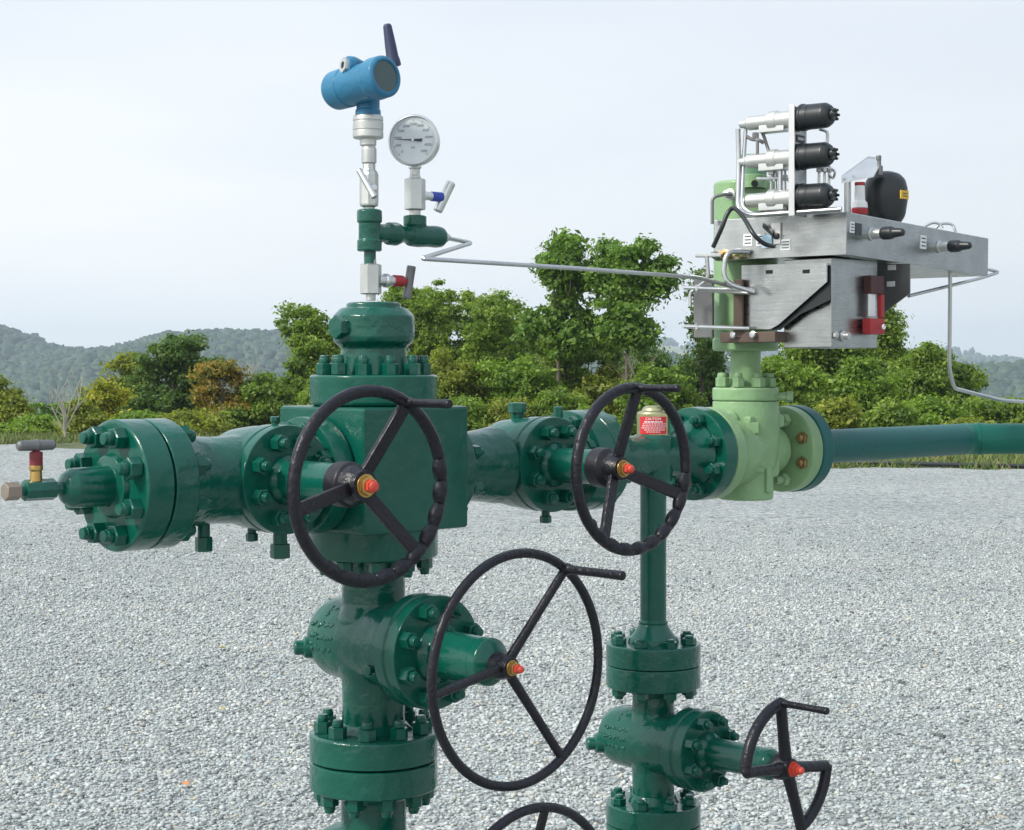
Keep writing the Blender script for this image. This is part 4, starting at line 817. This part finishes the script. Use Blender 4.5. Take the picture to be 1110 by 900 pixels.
def tree(label, px, ytop, w_px, ybase, Y, kind, n=7000, leaf=.075, clumps=None, gaps=.35, name='tree', seed=0, shape='dome', cr=.20, trunk=True):
    """crown as clumps of small folded leaf faces round the tips of real limbs"""
    rg = np.random.default_rng(seed + 100); rnd = random.Random(seed)
    gz = float(terr(np.array([(px - CX) / F * Y]), np.array([Y]))[0]); x = (px - CX) / F * Y
    top = CH - (ytop - HY) / F * Y; bot = max(gz + .1, CH - (ybase - HY) / F * Y); wr = w_px * (1.3 if w_px < 100 else 1.15) / 2 / F * Y; h = top - bot
    base = Vector((x, Y, gz - .1)); t = thing(name, label, 'tree' if name != 'bush' else 'bush', base, TREEG if name == 'tree' else 'bushes beyond the gravel pad')
    # boughs: uneven lobes inside the crown outline; clumps of leaves inside the boughs
    nb = 15 if w_px < 70 else 26; lobes = []
    for i in range(nb):
        u = rg.uniform(-.9, .66) if i else .66
        lim = math.sqrt(max(0, 1 - max(0, u + .1) ** 2)) if shape != 'cone' else max(.1, 1 - (u + 1) * .5)
        if shape == 'dome' and u < 0: lim *= 1.0
        an = rg.uniform(0, 6.28); q = rg.uniform(.1, .72) * lim if i else rg.uniform(0, .2)
        lobes.append((q * math.cos(an), q * math.sin(an), u, rg.uniform(.22, .38) * (1 if shape != 'cone' else .75)))
    if ybase > 455:                      # skirts reaching down to the grass
        for i in range(7 if w_px < 70 else 12): lobes.append((rg.uniform(-.8, .8), rg.uniform(-.7, .5), rg.uniform(-.98, -.55), rg.uniform(.26, .40)))
        nb = len(lobes)
    k = clumps or int(120 + 60 * h); cs = []
    while len(cs) < k:
        l_ = lobes[rg.integers(0, nb)]; p = rg.normal(size=3); p /= np.linalg.norm(p); p *= rg.uniform(.35, 1.0) * l_[3]
        zz_ = l_[2] + p[2] * 1.15
        if zz_ > 1 or (gaps > .3 and rg.uniform() < .12): continue
        cs.append((x + (l_[0] + p[0]) * wr, Y + (l_[1] + p[1]) * wr, bot + h * .5 + zz_ * h * .5))
    cs = np.array(cs); cw = (.13 + .35 * cr * min(wr, h) * .5) * rg.uniform(.6, 1.4, k)
    n = int(n * 3.7); leaf *= .62
    idx = rg.integers(0, k, n); dirs = rg.normal(size=(n, 3)); dirs /= np.linalg.norm(dirs, axis=1)[:, None]
    rad = cw[idx] * rg.uniform(.05, 1.0, n) ** .45 * rg.choice([1, 1, 1, 1.6], n)
    c = cs[idx] + dirs * rad[:, None] * np.array([1.35, 1.35, .7])
    # outward-and-up facing leaf quads, folded along the midrib
    nr = dirs * .7 + rg.normal(size=(n, 3)) * .55 + np.array([0, 0, .45]); nr /= np.linalg.norm(nr, axis=1)[:, None]
    a = np.cross(nr, rg.normal(size=(n, 3))); a /= np.linalg.norm(a, axis=1)[:, None]; bb = np.cross(nr, a); s = leaf * rg.gamma(6, 1 / 6, n).clip(.35, 2.0)[:, None]
    v = np.stack([c - a * s, c + bb * s * .55 + nr * s * .15, c + a * s, c - bb * s * .55 + nr * s * .15], 1).reshape(-1, 3)
    j = np.arange(n) * 4; f = np.concatenate([np.stack([j, j + 1, j + 2], 1), np.stack([j, j + 2, j + 3], 1)])
    o = npmesh('crown', v - np.array(base), f, LM[kind], parent=t)
    if trunk:
        b = MB(); fork = base + UP * (bot - base.z + h * .3); tr = .02 + .014 * h
        b.tube(smoothcurve([base, base.lerp(fork, .5) + Vector((rnd.uniform(-.1, .1), 0, 0)), fork], 5), tr, 8, rs=[tr * (1 - .45 * i / 10) for i in range(11)])
        pick = [Vector(cs[i]) for i in rg.choice(k, min(k, 14), replace=False)]; branchy(b, fork - UP * .1, pick, tr * .4, .008, .2, rnd)
        obj('trunk', b, BARK, t)
    return t
def bare(label, px, ytop, w_px, ybase, Y, seed, mat):
    rnd = random.Random(seed); gz = -.1; x = (px - CX) / F * Y; base = Vector((x, Y, gz)); t = thing('bare_tree', label, 'tree', base, 'bare pale trees')
    top = CH - (ytop - HY) / F * Y; wr = w_px / 2 / F * Y; bs = CH - (ybase - HY) / F * Y; b = MB(); fk = Vector((x, Y, max(gz + .3, bs)))
    b.tube([base, base.lerp(fk, .5) + Vector((.03, 0, 0)), fk], .06, 8, rs=[.045, .038, .03])
    tips = [Vector((x + rnd.uniform(-wr, wr), Y + rnd.uniform(-.3, .3), fk.z + (top - fk.z) * rnd.uniform(.6, 1))) for _ in range(6)]
    for tp_ in tips:
        mid = fk.lerp(tp_, .45) + Vector((rnd.uniform(-.15, .15), 0, .1)); p = smoothcurve([fk, mid, tp_], 6); b.tube(p, .03, 6, rs=[.022 * (1 - .75 * i / 12) for i in range(13)])
        for q in (4, 7, 9):
            e = p[q] + Vector((rnd.uniform(-.45, .45), 0, rnd.uniform(.2, .7))); b.tube([p[q], p[q].lerp(e, .5) + Vector((.03, 0, .03)), e], .01, 5, rs=[.010, .007, .003])
    obj('trunk', b, mat, t)
# left group
tree('small yellow-green tree cut by the left picture edge', -4, 404, 56, 485, 46, 'olive', 3500, seed=1)
tree('low bright green bush at the far left edge of the gravel', 34, 455, 62, 488, 43, 'bright', 3000, name='bush', seed=2, trunk=False)
tree('low yellowish bush right of the bare birch', 100, 458, 60, 492, 42.5, 'olive', 2500, name='bush', seed=3, trunk=False)
bare('thin bare white birch between the two low bushes', 70, 404, 40, 470, 40.3, 4, PALEBARK)
tree('small bright yellow autumn tree behind the left flange', 116, 412, 46, 480, 43, 'yellow', 4200, seed=5)
tree('olive green tree behind the yellow tree', 138, 382, 84, 470, 52, 'olive', 8000, seed=6)
tree('grey green haze-softened bush in the gap behind the birch', 75, 436, 90, 480, 70, 'cool', 3500, seed=61, leaf=.1, name='bush')
tree('broad dark green tree left of the orange one', 188, 358, 104, 475, 50, 'dark', 11000, seed=7, leaf=.08)
tree('small dark tree peeking right of the broad dark one', 226, 384, 50, 470, 56, 'dark', 4500, seed=71)
tree('orange-leaved autumn tree with thin stems', 238, 388, 62, 468, 44.5, 'orange', 4500, seed=8, leaf=.07, gaps=.2)
bare('pale leafless branches rising beside the orange tree', 268, 382, 36, 440, 46.5, 9, PALEBARK)
tree('olive bush at the foot of the tall tree left of the cap', 285, 404, 78, 478, 45, 'mid', 6500, name='bush', seed=10)
tree('tall mid green tree directly left of the green cap', 328, 318, 94, 465, 47, 'mid', 12500, seed=11, leaf=.08)
tree('rounded green tree filling behind the left handwheel', 378, 345, 84, 470, 50, 'mid', 5000, seed=12)
# centre group
tree('green tree just right of the green cap', 470, 298, 88, 465, 50, 'mid', 12000, seed=13, leaf=.08)
tree('wide olive green tree above the pipe run', 540, 318, 130, 470, 48, 'mid', 17000, seed=14, leaf=.08)
tree('yellow-green undergrowth tree behind the block', 478, 376, 104, 478, 44, 'olive', 8500, seed=15)
tree('bright green low tree between the two upper handwheels', 560, 384, 96, 478, 43, 'bright', 7500, seed=16)
tree('tall airy green tree left of the pair in the middle', 605, 246, 78, 385, 45, 'cool', 5200, seed=17, leaf=.095, gaps=.3, cr=.22)
tree('tall airy green tree right of the pair in the middle', 682, 246, 88, 372, 44, 'cool', 5800, seed=18, leaf=.095, gaps=.3, cr=.22)
tree('dense green tree under the airy pair', 618, 345, 90, 475, 46.5, 'mid', 10000, seed=19)
tree('mid green tree behind the right upper handwheel', 660, 392, 72, 475, 45, 'olive', 6500, seed=20)
bare('pale bare stems in front of the trees between the handwheels', 588, 392, 50, 450, 43.2, 21, GREYBARK)
bare('thin pale stems left of the red sticker', 690, 385, 36, 445, 43.2, 24, GREYBARK)
tree('low yellow-green tree behind the gold cap', 705, 392, 76, 475, 43, 'bright', 5500, seed=22)
tree('sparse thin tree beside the column clamp', 758, 284, 66, 420, 47, 'dark', 2600, seed=23, leaf=.075, gaps=.2)
tree('dark tree behind the neck of the pale valve', 765, 372, 70, 470, 50, 'dark', 7500, seed=25)
tree('small green tree seen between the vertical pipe and pale flange', 735, 414, 50, 475, 44, 'mid', 4000, seed=26)
tree('leafy green tree between the needle valve handle and the gauge line', 448, 300, 104, 470, 52, 'mid', 12000, seed=51, leaf=.08)
tree('broad green tree whose top meets the thin steel tube', 506, 306, 118, 470, 51, 'mid', 15000, seed=52, leaf=.08)
tree('sloping green tree left of the tall airy pair', 566, 328, 110, 470, 49.5, 'mid', 13000, seed=53, leaf=.08)
tree('dark dense tree filling the gap beneath the airy pair', 628, 342, 130, 472, 48.5, 'mid', 14000, seed=54, leaf=.08)
tree('dim green tree behind the vertical column clamp', 715, 372, 96, 472, 52, 'dark', 7000, seed=55)
tree('dim green tree behind the outlet flange', 910, 340, 110, 472, 50, 'mid', 11000, seed=56, leaf=.08)
# right group
tree('tall dense tree rising behind the red padlock', 957, 312, 80, 465, 47, 'mid', 10500, seed=27, shape='cone')
tree('broad green tree below the enclosure', 885, 350, 130, 480, 45, 'mid', 14500, seed=28, leaf=.08)
tree('yellow-green front tree below the enclosure', 845, 384, 100, 482, 42, 'bright', 7500, seed=29)
tree('bright green tree right of the outlet flange', 935, 386, 96, 482, 41, 'bright', 7000, seed=30)
tree('rounded green tree under the hanging steel tube', 1005, 366, 84, 482, 43, 'mid', 10000, seed=31)
tree('tree sloping down right of the hanging steel tube', 1037, 392, 76, 480, 44, 'mid', 6500, seed=34)
tree('bright low bush behind the bend of the outlet pipe', 1000, 432, 90, 490, 37, 'bright', 5500, name='bush', seed=32)
tree('low green bush cut by the right picture edge', 1085, 434, 110, 492, 38, 'mid', 6500, name='bush', seed=33)
tree('dark green tree standing left of all the other trees', -90, 360, 120, 480, 48, 'dark', 5000, seed=35)
tree('green tree standing right of all the other trees', 1190, 380, 130, 480, 46, 'mid', 5000, seed=36)
for i, (px, yt, w_, kd, lb) in enumerate(((440, 428, 80, 'mid', 'low green bush behind the left half of the square block'), (505, 420, 70, 'bright', 'low bright bush right of the square block top'), (545, 432, 70, 'olive', 'low olive bush above the plug of the middle valve'), (600, 425, 70, 'mid', 'low green bush above the right end of the middle valve'), (645, 430, 60, 'bright', 'low bright bush behind the rim of the right handwheel'), (815, 425, 60, 'olive', 'low olive bush directly behind the pale valve flange'), (860, 432, 60, 'mid', 'low green bush above the pale outlet flange'), (910, 430, 66, 'olive', 'low olive bush above the start of the teal pipe'), (970, 440, 60, 'mid', 'low green bush above the middle of the teal pipe'), (1045, 444, 60, 'olive', 'low olive bush above the pipe bend'), (345, 430, 70, 'mid', 'low green bush behind the top of the left handwheel'), (150, 440, 60, 'bright', 'low bright bush under the broad dark tree'), (205, 444, 60, 'olive', 'low olive bush in front of the orange tree'), (92, 438, 40, 'olive', 'low olive bush right of the bare birch'))):
    tree(lb, px, yt + (-12, 8, 2, -6, 12)[i % 5], w_ * (1.1, .7, .9)[i % 3], 492, 41.5 if px < 620 else (37 if px < 700 else 34), kd, 3600, name='bush', seed=200 + i, trunk=False, leaf=.065)
# ---- verge: rough grass behind the gravel
m, nt, b = nm('verge_grass'); L = nt.links; g = node(nt, 'ShaderNodeNewGeometry')
L.new(ramp(nt, g.outputs['Random Per Island'], [(0, (.05, .10, .018)), (.5, (.11, .17, .03)), (.85, (.20, .20, .07)), (1, (.26, .20, .11))]), b.inputs['Base Color']); b.inputs['Roughness'].default_value = .8
n = 60000; xx = NP.uniform(-18, 18, n); yy = edgeY(xx) + NP.gamma(1.3, 2.4, n) - .15; zz = np.where(yy < 47, 0, -.3); hh = NP.uniform(.05, .17, n) * NP.choice([1, 1, 1.4], n); an = NP.uniform(0, 3.14, n)
ww = NP.uniform(.008, .03, n); lx = NP.normal(0, .08, n); ly = NP.normal(0, .08, n)
v = np.stack([np.stack([xx - np.cos(an) * ww, yy - np.sin(an) * ww, zz - .02], 1), np.stack([xx + np.cos(an) * ww, yy + np.sin(an) * ww, zz - .02], 1), np.stack([xx + lx, yy + ly, zz + hh], 1)], 1).reshape(-1, 3)
j = np.arange(n) * 3; npmesh('verge_grass', v, np.stack([j, j + 1, j + 2], 1), m, 'stuff')['label'] = 'rough green and tan grass along the far edge of the gravel'
# ---- far hills
def hillmat(name, stops, sc):
    m, nt, b = nm(name); co = node(nt, 'ShaderNodeTexCoord').outputs['Object']
    nt.links.new(ramp(nt, noise(nt, co, sc, 5, .6), stops), b.inputs['Base Color']); b.inputs['Roughness'].default_value = 1; return m
def fn(x, y, s):  # cheap smooth noise
    return np.sin(x / s + 1.3) * np.cos(y / (s * 1.2) + .4) + .5 * np.sin(x / (s * .43) + y / (s * .6)) + .3 * np.cos(x / (s * .21) - y / (s * .3) + 2)
FM = leafmat('forest_far', [(.1, (.006, .022, .012)), (.5, (.018, .048, .020)), (.9, (.045, .085, .028))], .0)
def hill(name, Yr, depth, pts, foot, mat, ftrees, fh, seed, label, clear=None, back=500, tall=None):
    """ridge through the given (px, y) skyline at distance Yr, sloping down towards the valley"""
    pxs = np.array([p[0] for p in pts], float); zs = np.array([CH - (p[1] - HY) / F * Yr for p in pts]) - fh * .9
    def Z(x, y):
        zr = np.interp(x / Yr * F + CX, pxs, zs); u = np.clip((Yr - y) / depth, 0, 1); s = u * u * (3 - 2 * u) * .6 + u * .4; zb = np.clip((y - Yr) / back, 0, 1)
        return zr * (1 - s) + foot * s - 70 * zb * zb + fn(x, y, Yr * .035) * Yr * .0028 * np.sin(np.pi * u)
    x0, x1 = (pxs[0] - CX) / F * Yr, (pxs[-1] - CX) / F * Yr
    xs = np.linspace(x0, x1, 200); ys = np.linspace(Yr - depth, Yr + back, 90); XX, YY = np.meshgrid(xs, ys); ZZ = Z(XX, YY); nx, ny = 200, 90
    ii = (np.arange(ny - 1)[:, None] * nx + np.arange(nx - 1)[None]).ravel(); npmesh(name, np.stack([XX.ravel(), YY.ravel(), ZZ.ravel()], 1), np.stack([ii, ii + 1, ii + nx + 1, ii + nx], 1), mat, 'structure', smooth=True)
    rg = np.random.default_rng(seed); n = ftrees; x = rg.uniform(x0, x1, n); y = Yr + 40 - (depth + 40) * rg.uniform(0, 1, n) ** 1.15; z = Z(x, y); k = np.ones(n, bool)
    if clear: k = ~clear(x / y * F + CX, HY - (z - CH) / y * F, fn(x, y, Yr * .06))
    x, y, z = x[k], y[k], z[k]; n = len(x); hh = fh * rg.uniform(.55, 1.25, n); w = hh * rg.uniform(.42, .7, n)
    v, f = blobs(np.stack([x, y, z + hh * .55], 1), w, w, hh * .62, .3, False)
    o = npmesh('distant_forest', v, f, FM, 'stuff'); o['label'] = label
hg = hillmat('hill_ground', [(.3, (.035, .06, .02)), (.7, (.07, .09, .03))], .01)
hf = hillmat('hill_fields', [(.35, (.09, .14, .04)), (.5, (.26, .24, .13)), (.65, (.14, .18, .06))], .006)
hill('left_hill', 1500, 950, [(-700, 330), (-300, 345), (-60, 352), (0, 357), (20, 364), (45, 375), (70, 380), (110, 381), (150, 374), (185, 364), (230, 360), (300, 362), (380, 372), (520, 380), (760, 398)], -75, hf, 52000, 8, 1, 'dense blue-green forest covering the left hillside',
     clear=lambda p, q, nz: (p > 60) & (p < 140) & (q < 386))
hill('near_ridge', 1250, 700, [(560, 420), (640, 398), (700, 386), (760, 392), (860, 404), (960, 404), (1040, 400), (1110, 398), (1300, 385), (1700, 370)], -75, hg, 14000, 10, 2, 'dark forest on the lower ridge at the right')
hill('far_hill', 3400, 1500, [(-1200, 388), (200, 385), (600, 376), (700, 366), (760, 372), (850, 380), (920, 378), (985, 376), (1035, 377), (1058, 384), (1110, 386), (1300, 380), (2000, 360)], -80, hf, 12000, 12, 3, 'scattered far forest on the pale distant hill',
     clear=lambda p, q, nz: nz > -.15, back=900)

# ================================================================== AIR, SKY, LIGHT, CAMERA
def ebox(lo, hi):
    b = MB(); c = (Vector(lo) + Vector(hi)) / 2; h = (Vector(hi) - Vector(lo)) / 2; b.box(c, (1, 0, 0), (0, 1, 0), (0, 0, 1), h.x, h.y, h.z, 0); return b
m = bpy.data.materials.new('haze_air'); m.use_nodes = True; nt = m.node_tree; nt.nodes.clear(); out = nt.nodes.new('ShaderNodeOutputMaterial'); pv = nt.nodes.new('ShaderNodeVolumePrincipled')
HAZE = .00024
pv.inputs['Color'].default_value = (.72, .83, .96, 1); pv.inputs['Density'].default_value = HAZE; pv.inputs['Anisotropy'].default_value = .2; nt.links.new(pv.outputs[0], out.inputs['Volume'])
o = obj('haze', ebox((-5100, -70, -170), (5100, 5100, 110)), m); o['kind'] = 'stuff'

sun_dir = Vector((-.80, -.50, .78)).normalized(); el = math.asin(sun_dir.z); az = math.atan2(sun_dir.x, sun_dir.y)
w = bpy.data.worlds.new('World'); bpy.context.scene.world = w; w.use_nodes = True; nt = w.node_tree; L = nt.links; bg = nt.nodes['Background']
sky = node(nt, 'ShaderNodeTexSky', sky_type='NISHITA', sun_disc=False); sky.sun_elevation = el; sky.sun_rotation = az; sky.air_density = 1.0; sky.dust_density = 3.0; sky.ozone_density = 1.0
tc = node(nt, 'ShaderNodeTexCoord'); sp = node(nt, 'ShaderNodeSeparateXYZ'); L.new(tc.outputs['Generated'], sp.inputs[0])
veil = ramp(nt, sp.outputs[2], [(0.0, (9.6, 9.6, 9.5)), (.04, (8.7, 8.8, 8.85)), (.09, (7.7, 8.0, 8.3)), (.18, (7.1, 7.5, 7.95)), (.5, (6.1, 6.9, 8.0)), (1, (5.4, 6.2, 7.4))])
mp = node(nt, 'ShaderNodeMapping'); mp.inputs['Scale'].default_value = (1.2, 1.2, 5); L.new(tc.outputs['Generated'], mp.inputs[0])
cl = ramp(nt, noise(nt, mp.outputs[0], 1.6, 5, .5), [(.3, (.87, .90, .94)), (.7, (1.05, 1.03, 1.01))])
veil2 = mix(nt, 1.0, veil, cl, 'MULTIPLY')
# the hazy sky is brighter round the sun and darker away from it
dp = node(nt, 'ShaderNodeVectorMath', operation='DOT_PRODUCT'); L.new(tc.outputs['Generated'], dp.inputs[0]); dp.inputs[1].default_value = tuple(sun_dir)
ma = node(nt, 'ShaderNodeMath', operation='MULTIPLY_ADD'); L.new(dp.outputs['Value'], ma.inputs[0]); ma.inputs[1].default_value = .5; ma.inputs[2].default_value = .5
glow = ramp(nt, ma.outputs[0], [(0, (.42, .43, .45)), (.13, (.52, .54, .57)), (.215, (.90, .91, .925)), (.29, (1, 1, 1)), (.6, (1.12, 1.11, 1.10)), (1, (1.75, 1.7, 1.6))]); veil2 = mix(nt, 1.0, veil2, glow, 'MULTIPLY')
L.new(mix(nt, .90, sky.outputs[0], veil2), bg.inputs[0]); bg.inputs[1].default_value = .1
l = bpy.data.lights.new('sun', 'SUN'); l.energy = 2.9; l.angle = math.radians(9); l.color = (1, .95, .87); lo = bpy.data.objects.new('sun', l); C.objects.link(lo); lo.rotation_euler = (-sun_dir).to_track_quat('-Z', 'Y').to_euler()
cam = bpy.data.cameras.new('camera'); co_ = bpy.data.objects.new('camera', cam); C.objects.link(co_); co_.location = (0, 0, CH); co_.rotation_euler = (math.radians(90), 0, 0)
cam.sensor_width = 36; cam.lens = 36 * F / 1110; cam.shift_y = -(450 - HY) / 1110; cam.clip_start = .05; cam.clip_end = 20000
sc = bpy.context.scene; sc.camera = co_
sc.view_settings.view_transform = 'Standard'; sc.view_settings.look = 'None'; sc.view_settings.gamma = 1; sc.view_settings.exposure = .40
try: sc.cycles.volume_bounces = 1; sc.cycles.max_bounces = 6; sc.cycles.transparent_max_bounces = 4
except Exception: pass
